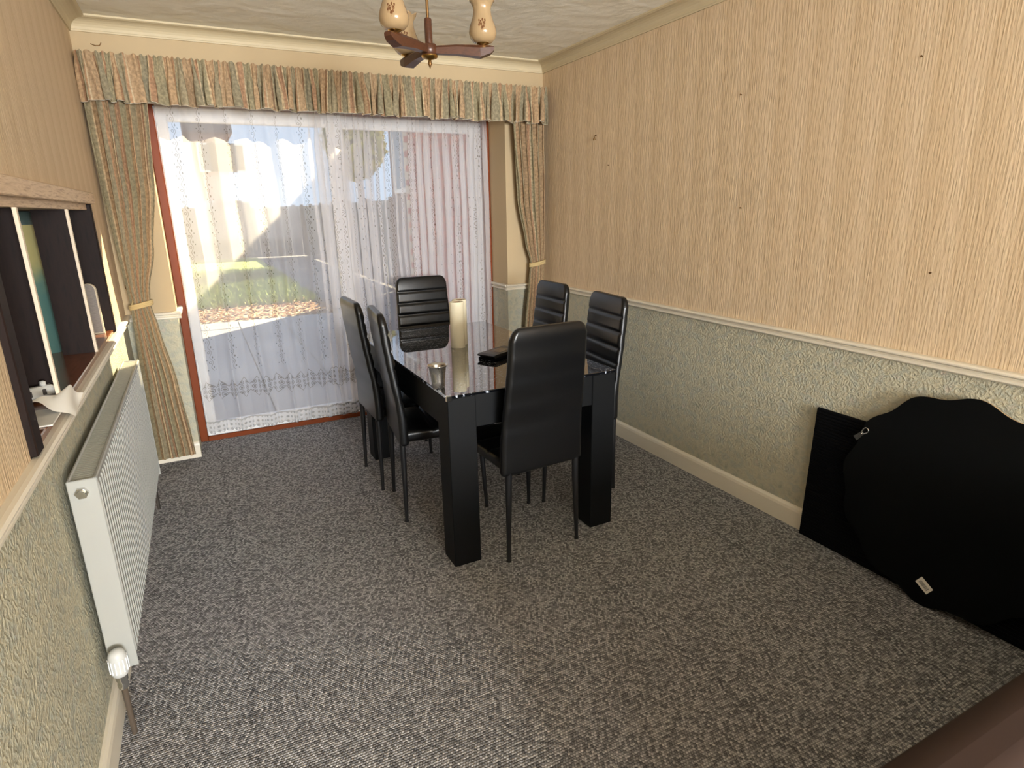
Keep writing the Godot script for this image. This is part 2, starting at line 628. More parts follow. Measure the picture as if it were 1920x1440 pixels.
func shell() -> void:
	var zb := -0.36
	struct_mesh("floor", b1(Vector3(-0.3, -0.12, -0.32), Vector3(W + 0.2, 0, ZF + 0.2)), M.carpet, "grey and white flecked loop pile carpet covering the whole floor", "carpet")
	struct_mesh("ceiling", b1(Vector3(-0.3, H, zb), Vector3(W + 0.2, H + 0.15, ZF + 0.2)), M.ceiling, "cream ceiling with a faint swirled plaster texture", "ceiling")
	var d := (DADO0 + DADO1) * 0.5
	# right wall
	var wr := struct("wall_right", "right wall, ribbed beige wallpaper over mottled grey green paper", "wall")
	part("upper_wallpaper", b1(Vector3(W, d, zb), Vector3(W + 0.2, H, ZF)), M.upper, wr)
	part("lower_wallpaper", b1(Vector3(W, 0, zb), Vector3(W + 0.2, d, ZF)), M.lower, wr)
	# left wall with the hatch opening
	var wl := struct("wall_left", "left wall with serving hatch, ribbed beige paper over textured paper", "wall")
	var mb := MB.new()
	mb.box(Vector3(-0.3, d, zb), Vector3(0, H, 0.56))
	mb.box(Vector3(-0.3, d, 2.34), Vector3(0, H, 5.7))
	mb.box(Vector3(-0.3, d, 7.3), Vector3(0, H, ZF))
	mb.box(Vector3(-0.3, d, 5.7), Vector3(0, 0.9, 7.3))
	mb.box(Vector3(-0.3, 2.2, 5.7), Vector3(0, H, 7.3))
	mb.box(Vector3(-0.3, 1.53, 0.56), Vector3(0, H, 2.34))
	part("upper_wallpaper", mb, M.upper, wl)
	part("lower_wallpaper", b1(Vector3(-0.3, 0, zb), Vector3(0, d, ZF)), M.lower, wl)
	# back wall round the patio door
	var wb := struct("wall_back", "back wall round the patio door, beige paper above, textured paper below", "wall")
	mb = MB.new()
	mb.box(Vector3(0, d, zb), Vector3(DX0, H, 0))
	mb.box(Vector3(DX1, d, zb), Vector3(W, H, 0))
	mb.box(Vector3(DX0, DH, zb), Vector3(DX1, H, 0))
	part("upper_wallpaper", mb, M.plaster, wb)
	mb = MB.new()
	mb.box(Vector3(0, 0, zb), Vector3(DX0, d, 0))
	mb.box(Vector3(DX1, 0, zb), Vector3(W, d, 0))
	part("lower_wallpaper", mb, M.lower, wb)
	# front wall behind the camera, with an added window
	var wf := struct("wall_front", "beige front wall behind the camera with an added wide window", "wall")
	mb = MB.new()
	mb.box(Vector3(-0.3, 0, ZF), Vector3(W + 0.2, 0.9, ZF + 0.2))
	mb.box(Vector3(-0.3, 2.2, ZF), Vector3(W + 0.2, H, ZF + 0.2))
	mb.box(Vector3(-0.3, 0.9, ZF), Vector3(0.25, 2.2, ZF + 0.2))
	mb.box(Vector3(2.45, 0.9, ZF), Vector3(W + 0.2, 2.2, ZF + 0.2))
	part("plaster", mb, M.plaster, wf)
	var w1 := struct("window_1", "made-up white framed front window behind the camera, added for fill light", "window")  # made-up window, added to frame the front fill light
	for x in [0.28, 1.35, 2.42]:
		part("frame_post", b1(Vector3(x - 0.03, 0.9, ZF + 0.08), Vector3(x + 0.03, 2.2, ZF + 0.14), 0.006), M.white, w1)
	for y in [0.93, 2.17]:
		part("frame_rail", b1(Vector3(0.31, y - 0.03, ZF + 0.085), Vector3(2.39, y + 0.03, ZF + 0.135), 0.006), M.white, w1)
	part("pane", b1(Vector3(0.31, 0.96, ZF + 0.105), Vector3(1.32, 2.14, ZF + 0.111)), M.pane, w1)
	part("pane", b1(Vector3(1.38, 0.96, ZF + 0.105), Vector3(2.39, 2.14, ZF + 0.111)), M.pane, w1)
	var w2 := struct("window_2", "made-up white framed side window behind the camera in the left wall, added for fill light", "window")  # unseen window added round the side fill light
	for z in [5.73, 6.5, 7.27]:
		part("frame_post", b1(Vector3(-0.14, 0.9, z - 0.03), Vector3(-0.08, 2.2, z + 0.03), 0.006), M.white, w2)
	for y in [0.93, 2.17]:
		part("frame_rail", b1(Vector3(-0.135, y - 0.03, 5.76), Vector3(-0.085, y + 0.03, 7.24), 0.006), M.white, w2)
	part("pane", b1(Vector3(-0.111, 0.96, 5.76), Vector3(-0.105, 2.14, 6.47)), M.pane, w2)
	part("pane", b1(Vector3(-0.111, 0.96, 6.53), Vector3(-0.105, 2.14, 7.24)), M.pane, w2)
	# made-up nibs behind the camera, added to keep fill off the near walls
	struct_mesh("wall_shade_nib_right", b1(Vector3(W - 0.42, 0, 4.75), Vector3(W, H, 4.95)), M.plaster, "made-up short cream wall nib on the right behind the sofa, added to shade the near wall", "wall")
	struct_mesh("wall_shade_nib_left", b1(Vector3(0, 0, 4.75), Vector3(0.3, H, 4.95)), M.plaster, "made-up short cream wall nib on the left behind the camera, added to shade the near wall", "wall")
	# cornice
	trim_run("trim_1", cove_prof(), Vector3(W, 0, 0), Vector3(W, 0, ZF), Vector3.LEFT, M.cove, "cream coved cornice along the top of the right wall", "cornice")
	trim_run("trim_2", cove_prof(), Vector3(0, 0, 0), Vector3(0, 0, ZF), Vector3.RIGHT, M.cove, "cream coved cornice along the top of the left wall", "cornice")
	trim_run("trim_3", cove_prof(), Vector3(0, 0, 0), Vector3(W, 0, 0), Vector3.BACK, M.cove, "cream coved cornice above the striped valance on the back wall", "cornice")
	# dado rails
	trim_run("trim_4", dado_prof(), Vector3(W, 0, 0), Vector3(W, 0, ZF), Vector3.LEFT, M.trim, "white moulded dado rail along the right wall", "dado rail")
	trim_run("trim_5", dado_prof(), Vector3(0, 0, 0), Vector3(0, 0, ZF), Vector3.RIGHT, M.trim, "white moulded dado rail along the left wall below the hatch", "dado rail")
	mb = MB.new()
	sweep_profile(mb, dado_prof(), Vector3(0, 0, 0), Vector3(DX0 + 0.02, 0, 0), Vector3.BACK)
	sweep_profile(mb, dado_prof(), Vector3(DX0, 0, 0.01), Vector3(DX0, 0, -0.25), Vector3.RIGHT)
	struct_mesh("trim_6", mb, M.trim, "short white dado rail left of the patio door behind the curtain", "dado rail")
	mb = MB.new()
	sweep_profile(mb, dado_prof(), Vector3(DX1 - 0.02, 0, 0), Vector3(W, 0, 0), Vector3.BACK)
	sweep_profile(mb, dado_prof(), Vector3(DX1, 0, 0.01), Vector3(DX1, 0, -0.25), Vector3.LEFT)
	struct_mesh("trim_7", mb, M.trim, "short white dado rail right of the patio door", "dado rail")
	# skirtings
	trim_run("baseboard_right", skirt_prof(), Vector3(W, 0, 0), Vector3(W, 0, ZF), Vector3.LEFT, M.trim, "white skirting board along the right wall", "skirting")
	trim_run("baseboard_left", skirt_prof(), Vector3(0, 0, 0), Vector3(0, 0, ZF), Vector3.RIGHT, M.trim, "white skirting board along the left wall under the radiator", "skirting")
	trim_run("baseboard_back", skirt_prof(), Vector3(0.018, 0, 0), Vector3(DX0, 0, 0), Vector3.BACK, M.trim, "short white skirting left of the patio door", "skirting")
	trim_run("baseboard_back_right", skirt_prof(), Vector3(DX1, 0, 0), Vector3(W - 0.018, 0, 0), Vector3.BACK, M.trim, "short white skirting right of the patio door", "skirting")

# ---------------------------------------------------------------- patio door
func patio_door() -> void:
	var zf := -0.256
	var zb := -0.34
	var d := struct("door_1", "sliding patio door with brown outer frame and white inner frames", "patio door")
	part("frame_jamb", b1(Vector3(DX0, 0, zb), Vector3(DX0 + 0.045, DH, zf), 0.004), M.brown, d)
	part("frame_jamb", b1(Vector3(DX1 - 0.045, 0, zb), Vector3(DX1, DH, zf), 0.004), M.brown, d)
	part("frame_head", b1(Vector3(DX0 + 0.045, DH - 0.02, zb), Vector3(DX1 - 0.045, DH, zf), 0.004), M.brown, d)
	part("frame_sill", b1(Vector3(DX0 + 0.045, -0.02, zb - 0.04), Vector3(DX1 - 0.045, 0.03, zf), 0.004), M.brown, d)
	# left leaf nearer the room, right leaf behind it
	var xs := [[0.302, 1.36, 0.012], [1.27, 2.365, -0.028]]
	for k in 2:
		var x0: float = xs[k][0]
		var x1: float = xs[k][1]
		var a: float = zb + 0.032 + xs[k][2]
		var b: float = a + 0.036
		var s := 0.062 if k == 0 else 0.05
		var lf := part("door_leaf", b1(Vector3(x0, 0.032, a), Vector3(x1, 0.125, b), 0.006), M.white, d)
		part("stile", b1(Vector3(x0, 0.125, a), Vector3(x0 + s, 2.046, b), 0.006), M.white, lf)
		part("stile", b1(Vector3(x1 - s - 0.03, 0.125, a), Vector3(x1, 2.046, b), 0.006), M.white, lf)
		part("top_rail", b1(Vector3(x0 + s, 1.965, a), Vector3(x1 - s - 0.03, 2.046, b), 0.006), M.white, lf)
		part("pane", b1(Vector3(x0 + s, 0.125, a + 0.014), Vector3(x1 - s - 0.03, 1.965, a + 0.02)), M.pane, lf)
		if k == 0:
			var hb := MB.new()
			var z := b
			hb.tube([Vector3(0.338, 1.0, z - 0.004), Vector3(0.338, 1.0, z + 0.03), Vector3(0.338, 1.02, z + 0.042), Vector3(0.338, 1.18, z + 0.042), Vector3(0.338, 1.2, z + 0.03), Vector3(0.338, 1.2, z - 0.004)], [0.011], 10)
			part("handle", hb, M.white, lf)

# ---------------------------------------------------------------- outside
func outside() -> void:
	var rng := RandomNumberGenerator.new()
	rng.seed = 77
	var gy := -0.1
	# ground under everything
	var g := struct("ground", "grey tarmac and soil ground of the garden", "ground")
	part("soil", b1(Vector3(-14, gy - 0.3, -40), Vector3(16, gy - 0.04, -0.36)), mat(C(96, 98, 102), 0.95), g)
	# patio slabs
	var pt := struct("patio", "grey paved patio outside the glass door", "patio")
	var slabs := [mat(C(148, 151, 154), 0.9), mat(C(157, 159, 160), 0.9), mat(C(140, 143, 147), 0.9)]
	var nx := 9
	for i in nx:
		for j in 9:
			var x := -1.6 + i * 0.6
			var z := -0.42 - j * 0.6
			if x > 2.3:
				continue
			part("paving_slab", b1(Vector3(x + 0.005, gy - 0.045, z - 0.595), Vector3(minf(x + 0.595, 2.58), gy + rng.randf() * 0.004, z - 0.005), 0.006), slabs[rng.randi() % 3], pt)
	# brick extension, whose roof edge throws the slanting shadow on the net
	var ew := thing("brick_extension", "red brick flank wall of the house extension right of the patio", "wall", Vector3(2.6, gy, -1.7))
	var o := ew.position
	part("wall_core", b1(Vector3(2.612, gy - 0.3, -2.94), Vector3(5.5, 2.93, -0.37), 0.0, o), mat(C(188, 178, 160), 0.95), ew)
	part("roof_edge", b1(Vector3(2.58, 2.93, -2.97), Vector3(5.5, 2.99, -0.36), 0.004, o), M.white, ew)
	var bm := [mat(C(160, 78, 58), 0.9), mat(C(172, 90, 66), 0.9), mat(C(148, 70, 56), 0.9), mat(C(178, 100, 78), 0.9)]
	var bmesh := b1(Vector3(-0.02, 0, -0.1075), Vector3(0.012, 0.065, 0.1075), 0.004).mesh()
	var rest := MB.new(o)
	for r in 40:
		var y := gy + 0.005 + r * 0.075
		for c in 13:
			var z := -0.36 - 0.12 - c * 0.225 - (0.1125 if r % 2 == 1 else 0.0)
			if z < -2.84:
				continue
			if y > 1.15 and y < 2.42 and z < -0.8:
				var b := part_mesh("brick", bmesh, bm[rng.randi() % 4], ew)
				b.position = Vector3(2.61 + rng.randf_range(-0.002, 0.002), y, z) - o
			else:
				rest.box(Vector3(2.592, y, z - 0.1075), Vector3(2.62, y + 0.065, z + 0.1075))
	part("brickwork", rest, bm[0], ew).set_meta("kind", "stuff")
	# leaf strewn gravel border and lawn
	var bd := struct("garden_border", "pale gravel border between patio and lawn", "border")
	part("gravel_bed", b1(Vector3(-3.2, gy - 0.06, -7.4), Vector3(2.25, gy - 0.01, -5.85), 0.0), mat(C(176, 158, 132), 0.95), bd)
	var lw := struct("lawn", "sunlit green lawn beyond the gravel border", "lawn")
	part("turf", b1(Vector3(-3.2, gy - 0.06, -20), Vector3(2.3, gy, -7.4)), mat(C(122, 140, 66), 0.95), lw)
	var leafm := MB.new()
	leafm.tri(Vector3(-0.03, 0, 0), Vector3(0, 0.012, 0.025), Vector3(0.045, 0.004, 0))
	leafm.tri(Vector3(-0.03, 0, 0), Vector3(0.045, 0.004, 0), Vector3(0, 0.012, -0.025))
	var lm := mat(Color.WHITE, 0.9)
	lm.vertex_color_use_as_albedo = true
	scatter("fallen_leaves", leafm.mesh(), lm, 3800, Vector3(-3.0, gy - 0.008, -7.9), Vector3(2.3, gy + 0.004, -5.9), [C(190, 150, 104), C(160, 112, 74), C(208, 184, 148), C(140, 96, 70)], rng, 1.0, "dry brown leaves scattered over the gravel border and lawn edge", "leaves")
	var blade := MB.new()
	for k in 3:
		var a := k * 2.1
		var dx := Vector3(cos(a), 0, sin(a)) * 0.012
		blade.tri(-dx, dx, Vector3(0.03 * cos(a + 1.5), 0.07, 0.03 * sin(a + 1.5)))
	scatter("grass_tufts", blade.mesh(), lm, 9000, Vector3(-3.0, gy, -14.5), Vector3(2.28, gy, -7.3), [C(128, 148, 66), C(146, 160, 76), C(110, 130, 58)], rng, 1.2, "short grass tufts growing on the lawn", "grass")
	# side fence on the left, end fence and a pale fence on the right
	fence(Vector3(-3.3, gy, -1.0), Vector3(-3.3, gy, -20), 1.8, C(168, 150, 126), "weathered timber panel fence along the left of the garden")
	fence(Vector3(-3.2, gy, -20.1), Vector3(9, gy, -20.1), 1.75, C(122, 118, 116), "grey timber panel fence across the end of the garden")
	fence(Vector3(4.02, gy, -8.37), Vector3(4.02, gy, -19.9), 1.75, C(122, 118, 114), "grey timber panel fence added along the right to shade the garden path")  # boundary fence added to throw shade over the path
	fence(Vector3(2.75, gy, -3.1), Vector3(3.9, gy, -4.3), 1.45, C(208, 204, 196), "low pale painted fence beyond the brick extension")
	var nh := thing("neighbour_house", "dark brick neighbouring building with a window, past the end of the brick extension", "house", Vector3(4.0, gy, -6))
	o = nh.position
	part("walls", b1(Vector3(4.0, gy, -8.2), Vector3(9, 4.0, -2.98), 0.0, o), mat(C(120, 100, 96), 0.9), nh)
	part("roof", b1(Vector3(3.92, 4.0, -8.3), Vector3(9.1, 4.1, -2.98), 0.01, o), mat(C(90, 84, 82), 0.9), nh)
	for z in [-7.9, -6.2]:
		var fr := part("window", b1(Vector3(3.95, 1.75, z), Vector3(4.02, 2.95, z + 1.2), 0.01, o), M.white, nh)
		part("glass", b1(Vector3(3.945, 1.83, z + 0.08), Vector3(3.99, 2.87, z + 1.12), 0.0, o), mat(C(70, 84, 96), 0.1), fr)
	house("far_house", Vector3(0.85, gy, -27), Vector3(2.2, gy, -31), 4.9, C(176, 138, 122), "pinkish brick house far beyond the garden end fence")
	var tr := thing("garden_tree", "yellow green leafy tree standing beyond the fence by the garden path", "tree", Vector3(5.2, gy, -16))
	var tb := MB.new()
	tb.tube([Vector3(0, 0, 0), Vector3(0.1, 1.6, 0), Vector3(0.05, 3.2, 0.1)], [0.16, 0.12, 0.06], 8)
	part("trunk", tb, mat(C(86, 70, 56), 0.9), tr)
	var crown := MultiMesh.new()
	crown.transform_format = MultiMesh.TRANSFORM_3D
	crown.mesh = leafm.mesh()
	crown.instance_count = 2600
	for i in 2600:
		var dir := Vector3(rng.randfn(), rng.randfn(), rng.randfn()).normalized() * pow(rng.randf(), 0.4)
		var b := Basis.from_euler(Vector3(rng.randf() * TAU, rng.randf() * TAU, rng.randf() * TAU)).scaled(Vector3.ONE * rng.randf_range(3.0, 5.0))
		crown.set_instance_transform(i, Transform3D(b, Vector3(0, 3.6, 0) + dir * Vector3(0.9, 1.1, 0.9)))
	var ci := MultiMeshInstance3D.new()
	ci.name = "foliage"
	ci.multimesh = crown
	ci.material_override = mat(C(176, 170, 80), 0.9)
	ci.set_meta("kind", "stuff")
	tr.add_child(ci)

func scatter(called: String, mesh: Mesh, m: Material, n: int, lo: Vector3, hi: Vector3, cols: Array, rng: RandomNumberGenerator, sc: float, label: String, category: String) -> void:
	var mm := MultiMesh.new()
	mm.transform_format = MultiMesh.TRANSFORM_3D
	mm.use_colors = true
	mm.mesh = mesh
	mm.instance_count = n
	for i in n:
		var p := Vector3(rng.randf_range(lo.x, hi.x), rng.randf_range(lo.y, hi.y), rng.randf_range(lo.z, hi.z))
		mm.set_instance_transform(i, Transform3D(Basis(Vector3.UP, rng.randf() * TAU).scaled(Vector3.ONE * sc * rng.randf_range(0.8, 1.5)), p))
		var c: Color = cols[rng.randi() % cols.size()]
		mm.set_instance_color(i, c.srgb_to_linear())
	var o := MultiMeshInstance3D.new()
	o.name = called
	o.multimesh = mm
	o.material_override = m
	o.set_meta("kind", "stuff")
	o.set_meta("label", label)
	o.set_meta("category", category)
	add_child(o)

func fence(a: Vector3, b: Vector3, h: float, col: Color, label: String) -> void:
	var f := thing("garden_fence", label, "fence", a)
	var m := mat(col, 0.9)
	var d := (b - a)
	var n := maxi(1, int(round(d.length() / 1.83)))
	var dir := d.normalized()
	var nor := dir.cross(Vector3.UP)
	for i in n + 1:
		var p := dir * (d.length() * i / n)
		var mb := MB.new()
		mb.prism(PackedVector2Array([Vector2(-0.05, -0.05), Vector2(0.05, -0.05), Vector2(0.05, 0.05), Vector2(-0.05, 0.05)]), p, dir, nor, Vector3(0, h + 0.06, 0), 0.005)
		part("post", mb, m, f)
		if i == n:
			break
		var L := d.length() / n
		var k := 12
		var pb := MB.new()
		for j in k:
			var s0 := 0.05 + (L - 0.1) * j / k
			var s1 := 0.05 + (L - 0.1) * (j + 1) / k - 0.008
			var off := 0.012 if j % 2 else -0.012
			pb.prism(PackedVector2Array([Vector2(s0, off - 0.01), Vector2(s1, off - 0.01), Vector2(s1, off + 0.01), Vector2(s0, off + 0.01)]), p, dir, nor, Vector3(0, h, 0))
		part("panel", pb, m, f)

func house(called: String, a: Vector3, b: Vector3, h: float, col: Color, label: String) -> void:
	var t := thing(called, label, "house", a)
	part("walls", b1(a, Vector3(b.x, a.y + h, b.z), 0.0, a), mat(col, 0.9), t)
	var mb := MB.new(a)
	var mid := (a.z + b.z) * 0.5
	mb.loft([PackedVector3Array([Vector3(a.x - 0.3, a.y + h, a.z + 0.4), Vector3(a.x - 0.3, a.y + h, b.z - 0.4), Vector3(a.x - 0.3, a.y + h + 2.4, mid)]), PackedVector3Array([Vector3(b.x + 0.3, a.y + h, a.z + 0.4), Vector3(b.x + 0.3, a.y + h, b.z - 0.4), Vector3(b.x + 0.3, a.y + h + 2.4, mid)])], false)
	part("roof", mb, mat(C(110, 92, 84), 0.9), t)
	var dark := mat(C(60, 70, 80), 0.15)
	for i in 3:
		for j in 2:
			var x := a.x + (b.x - a.x) * (0.12 + 0.3 * i)
			var y := a.y + 0.9 + 2.4 * j
			var fr := part("window", b1(Vector3(x, y, a.z), Vector3(x + 1.1, y + 1.2, a.z + 0.05), 0.01, a), M.white, t)
			part("glass", b1(Vector3(x + 0.08, y + 0.08, a.z + 0.04), Vector3(x + 1.02, y + 1.12, a.z + 0.056), 0.0, a), dark, fr)

# ---------------------------------------------------------------- curtains
func lerp_tab(tab: Array, y: float) -> Array:
	# tab rows: [y, v1, v2, ...] from high to low
	for i in tab.size() - 1:
		if y <= tab[i][0] and y >= tab[i + 1][0]:
			var t: float = (tab[i][0] - y) / (tab[i][0] - tab[i + 1][0])
			t = t * t * (3.0 - 2.0 * t) * 0.5 + t * 0.5
			var out := []
			for k in range(1, tab[i].size()):
				out.append(lerpf(tab[i][k], tab[i + 1][k], t))
			return out
	var last: Array = tab[tab.size() - 1] if y < tab[tab.size() - 1][0] else tab[0]
	return last.slice(1)

func drape(tab: Array, folds: float, seed_: int, cloth: float, off: Vector3) -> MB:
	# tab: y, left x, right x, z centre, depth of folds
	var nz := FastNoiseLite.new()
	nz.seed = seed_
	nz.frequency = 0.9
	var cols := 170
	var rows := []
	var uvs := []
	var top: float = tab[0][0]
	var bot: float = tab[tab.size() - 1][0]
	var nr := 64
	for i in nr + 1:
		var y := lerpf(top, bot, float(i) / nr)
		var q := lerp_tab(tab, y)
		var r := PackedVector3Array()
		var u := PackedVector2Array()
		for j in cols + 1:
			var s := float(j) / cols
			var ph := TAU * folds * (s + 0.05 * nz.get_noise_2d(s * 6.0, 3.0)) + 0.7 * nz.get_noise_2d(s * 3.0, y * 1.1)
			var amp: float = q[3] * (0.75 + 0.5 * nz.get_noise_2d(s * 5.0, 40.0 + y * 0.3))
			var x: float = lerpf(q[0], q[1], s) + 0.3 * amp * sin(ph * 2.0)
			x = clampf(x, minf(q[0], q[1]), maxf(q[0], q[1]))
			var edge := smoothstep(0.0, 0.03, s) * smoothstep(1.0, 0.97, s)
			r.append(Vector3(x, y + 0.008 * sin(ph) * (1.0 if i == nr else 0.0), q[2] + amp * sin(ph) * lerpf(0.4, 1.0, edge)))
			u.append(Vector2(s * cloth / 0.5, (top - y) / 0.5))
		rows.append(r)
		uvs.append(u)
	# second layer 3 mm behind makes the cloth a solid
	var mb := MB.new(off)
	mb.sheet(rows, uvs)
	return mb

func curtains() -> void:
	var tl := [[2.03, 0.006, 0.292, 0.075, 0.036], [1.6, 0.010, 0.262, 0.078, 0.036], [1.25, 0.024, 0.205, 0.08, 0.026], [1.05, 0.036, 0.150, 0.082, 0.018], [0.965, 0.042, 0.140, 0.082, 0.014], [0.85, 0.034, 0.160, 0.082, 0.019], [0.5, 0.026, 0.205, 0.08, 0.032], [0.045, 0.022, 0.236, 0.078, 0.036]]
	var o := Vector3(0.14, 0, 0.08)
	var cl := thing("curtain", "left striped sage and salmon curtain tied back beside the radiator", "curtain", o, "pair of striped tied back curtains")
	part("drape", drape(tl, 6.0, 2, 0.95, o), M.fabric, cl)
	tie(cl, o, Vector3(0.091, 0.968, 0.082), 0.056, 0.024, Vector3(0.03, 1.06, 0.006))
	var tr := [[2.03, 2.425, 2.695, 0.072, 0.036], [1.5, 2.462, 2.694, 0.072, 0.034], [1.2, 2.520, 2.690, 0.075, 0.024], [1.06, 2.562, 2.678, 0.075, 0.014], [0.98, 2.548, 2.680, 0.075, 0.017], [0.6, 2.505, 2.684, 0.075, 0.024], [0.045, 2.470, 2.688, 0.075, 0.028]]
	o = Vector3(2.56, 0, 0.075)
	var cr := thing("curtain", "right striped curtain tied back in the corner by the right wall", "curtain", o, "pair of striped tied back curtains")
	part("drape", drape(tr, 6.0, 9, 0.95, o), M.fabric, cr)
	tie(cr, o, Vector3(2.62, 1.056, 0.075), 0.062, 0.024, Vector3(2.695, 1.10, 0.006))
	# pelmet board and gathered valance
	single("pelmet_board", b1(Vector3(0.03, 2.178, 0.0), Vector3(2.675, 2.196, 0.118), 0.002, Vector3(1.35, 2.178, 0.06)), M.white, "thin white pelmet board behind the valance heading", "board", Vector3(1.35, 2.178, 0.06))
	single("curtain_rail", b1(Vector3(0.03, 2.04, 0.06), Vector3(2.67, 2.06, 0.085), 0.003, Vector3(1.35, 2.05, 0.07)), M.white, "white curtain rail hidden behind the valance", "rail", Vector3(1.35, 2.05, 0.07))
	var nz := FastNoiseLite.new()
	nz.seed = 15
	nz.frequency = 1.0
	var path := PackedVector2Array([Vector2(0.008, 0.0), Vector2(0.012, 0.12), Vector2(0.032, 0.145), Vector2(2.662, 0.145), Vector2(2.684, 0.12), Vector2(2.688, 0.0)])
	var nr := 18
	var cols := 900
	var tot := 0.0
	var seg := []
	for i in path.size() - 1:
		seg.append((path[i + 1] - path[i]).length())
		tot += seg[i]
	var rows := []
	var uvs := []
	for i in nr + 1:
		rows.append(PackedVector3Array())
		uvs.append(PackedVector2Array())
	for j in cols + 1:
		var s := tot * j / cols
		var k := 0
		var left := s
		while k < seg.size() - 1 and left > seg[k]:
			left -= seg[k]
			k += 1
		var dir := (path[k + 1] - path[k]).normalized()
		var p := path[k] + dir * left
		var nor := Vector2(-dir.y, dir.x)
		if nor.y < 0.0 and k == 2:
			nor = -nor
		if k < 2:
			nor = Vector2(1, 0.2).normalized()
		elif k > 2:
			nor = Vector2(-1, 0.2).normalized()
		var big := TAU * (s * 13.0 + 2.4 * nz.get_noise_2d(s * 2.2, 0.0) + 0.5 * nz.get_noise_2d(s * 9.0, 20.0))
		var fine := TAU * (s * 31.0 + 1.6 * nz.get_noise_2d(s * 3.5, 50.0))
		var ampb := 0.019 + 0.018 * nz.get_noise_2d(s * 4.0, 9.0)
		for i in nr + 1:
			var v := float(i) / nr
			var mix := smoothstep(0.1, 0.75, v)
			var head := smoothstep(0.14, 0.20, v)
			var dd := lerpf(0.007, 0.004, mix) * sin(fine) + (ampb * (0.3 + 0.7 * mix) * (1.0 - 2.4 * pow(absf(cos(big * 0.5)), 4.0)) + 0.006 * mix * sin(big * 1.63)) * head
			if v < 0.16:
				dd += 0.004 * sin(v / 0.16 * PI)
			dd = maxf(dd, -0.032)
			if k != 2:
				dd *= 0.35
			var side := (0.012 * mix * sin(big * 2.0 + 0.8) + 0.012 * (v - 0.3) * sin(big * 0.37 + 2.0)) * (1.0 if k == 2 else 0.0)
			var y := 2.222 - v * 0.222 + 0.004 * sin(fine) * (1.0 - v) + 0.007 * sin(big * 0.5 + 1.0) * v * (1.0 if i > nr - 3 else 0.3)
			var q := p + nor * dd
			rows[i].append(Vector3(q.x + side, y, q.y))
	var arc := 0.0
	for j in cols + 1:
		if j > 0:
			arc += maxf((rows[nr - 1][j] - rows[nr - 1][j - 1]).length(), (rows[3][j] - rows[3][j - 1]).length())
		for i in nr + 1:
			uvs[i].append(Vector2(arc * 0.92 / 0.5, float(i) / nr * 0.222 / 0.5))
	var vo := Vector3(1.35, 2.0, 0.12)
	var va := thing("valance", "gathered striped valance running across the top of the patio door", "valance", vo)
	var vb := MB.new(vo)
	vb.sheet(rows, uvs)
	part("gathered_cloth", vb, M.fabric, va)
	var hem := MB.new(vo)
	var hr := [PackedVector3Array(), PackedVector3Array()]
	var hu := [PackedVector2Array(), PackedVector2Array()]
	for j in cols + 1:
		var e: Vector3 = rows[nr][j]
		hr[0].append(e + Vector3(0, 0.010, -0.006))
		hr[1].append(e + Vector3(0, -0.001, -0.005))
		hu[0].append(Vector2.ZERO)
		hu[1].append(Vector2.ZERO)
	hem.sheet(hr, hu)
	part("lining_hem", hem, mat(C(232, 222, 200), 0.9), va)

func tie(parent: Node3D, o: Vector3, c: Vector3, rx: float, rz: float, hook: Vector3) -> void:
	var mb := MB.new(o)
	for k in 3:
		var rings := []
		for i in 28:
			var a := TAU * i / 28
			var ctr := c + Vector3(cos(a) * rx, (k - 1) * 0.009 + 0.012 * cos(a), sin(a) * rz * 1.2)
			var outw := Vector3(cos(a), 0, sin(a))
			var r := PackedVector3Array()
			for j in 8:
				var b := TAU * j / 8
				r.append(ctr + (outw * cos(b) + Vector3.UP * sin(b)) * 0.0062)
			rings.append(r)
		mb.loft(rings, true, false, true)
	mb.tube([hook + Vector3(0, 0, 0.012), hook.lerp(c, 0.5) + Vector3(0, -0.012, 0.02), c + Vector3((hook.x - c.x) * 0.7, 0.0, 0.026)], [0.005], 8)
	part("tieback", mb, M.cord, parent)
	mb = MB.new(o)
	mb.tube([Vector3(hook.x, hook.y, 0.0), hook + Vector3(0, 0, 0.02), hook + Vector3(0, 0.008, 0.026), hook + Vector3(0, 0.014, 0.022)], [0.004], 8)
	part("tieback_hook", mb, M.bronze, parent)

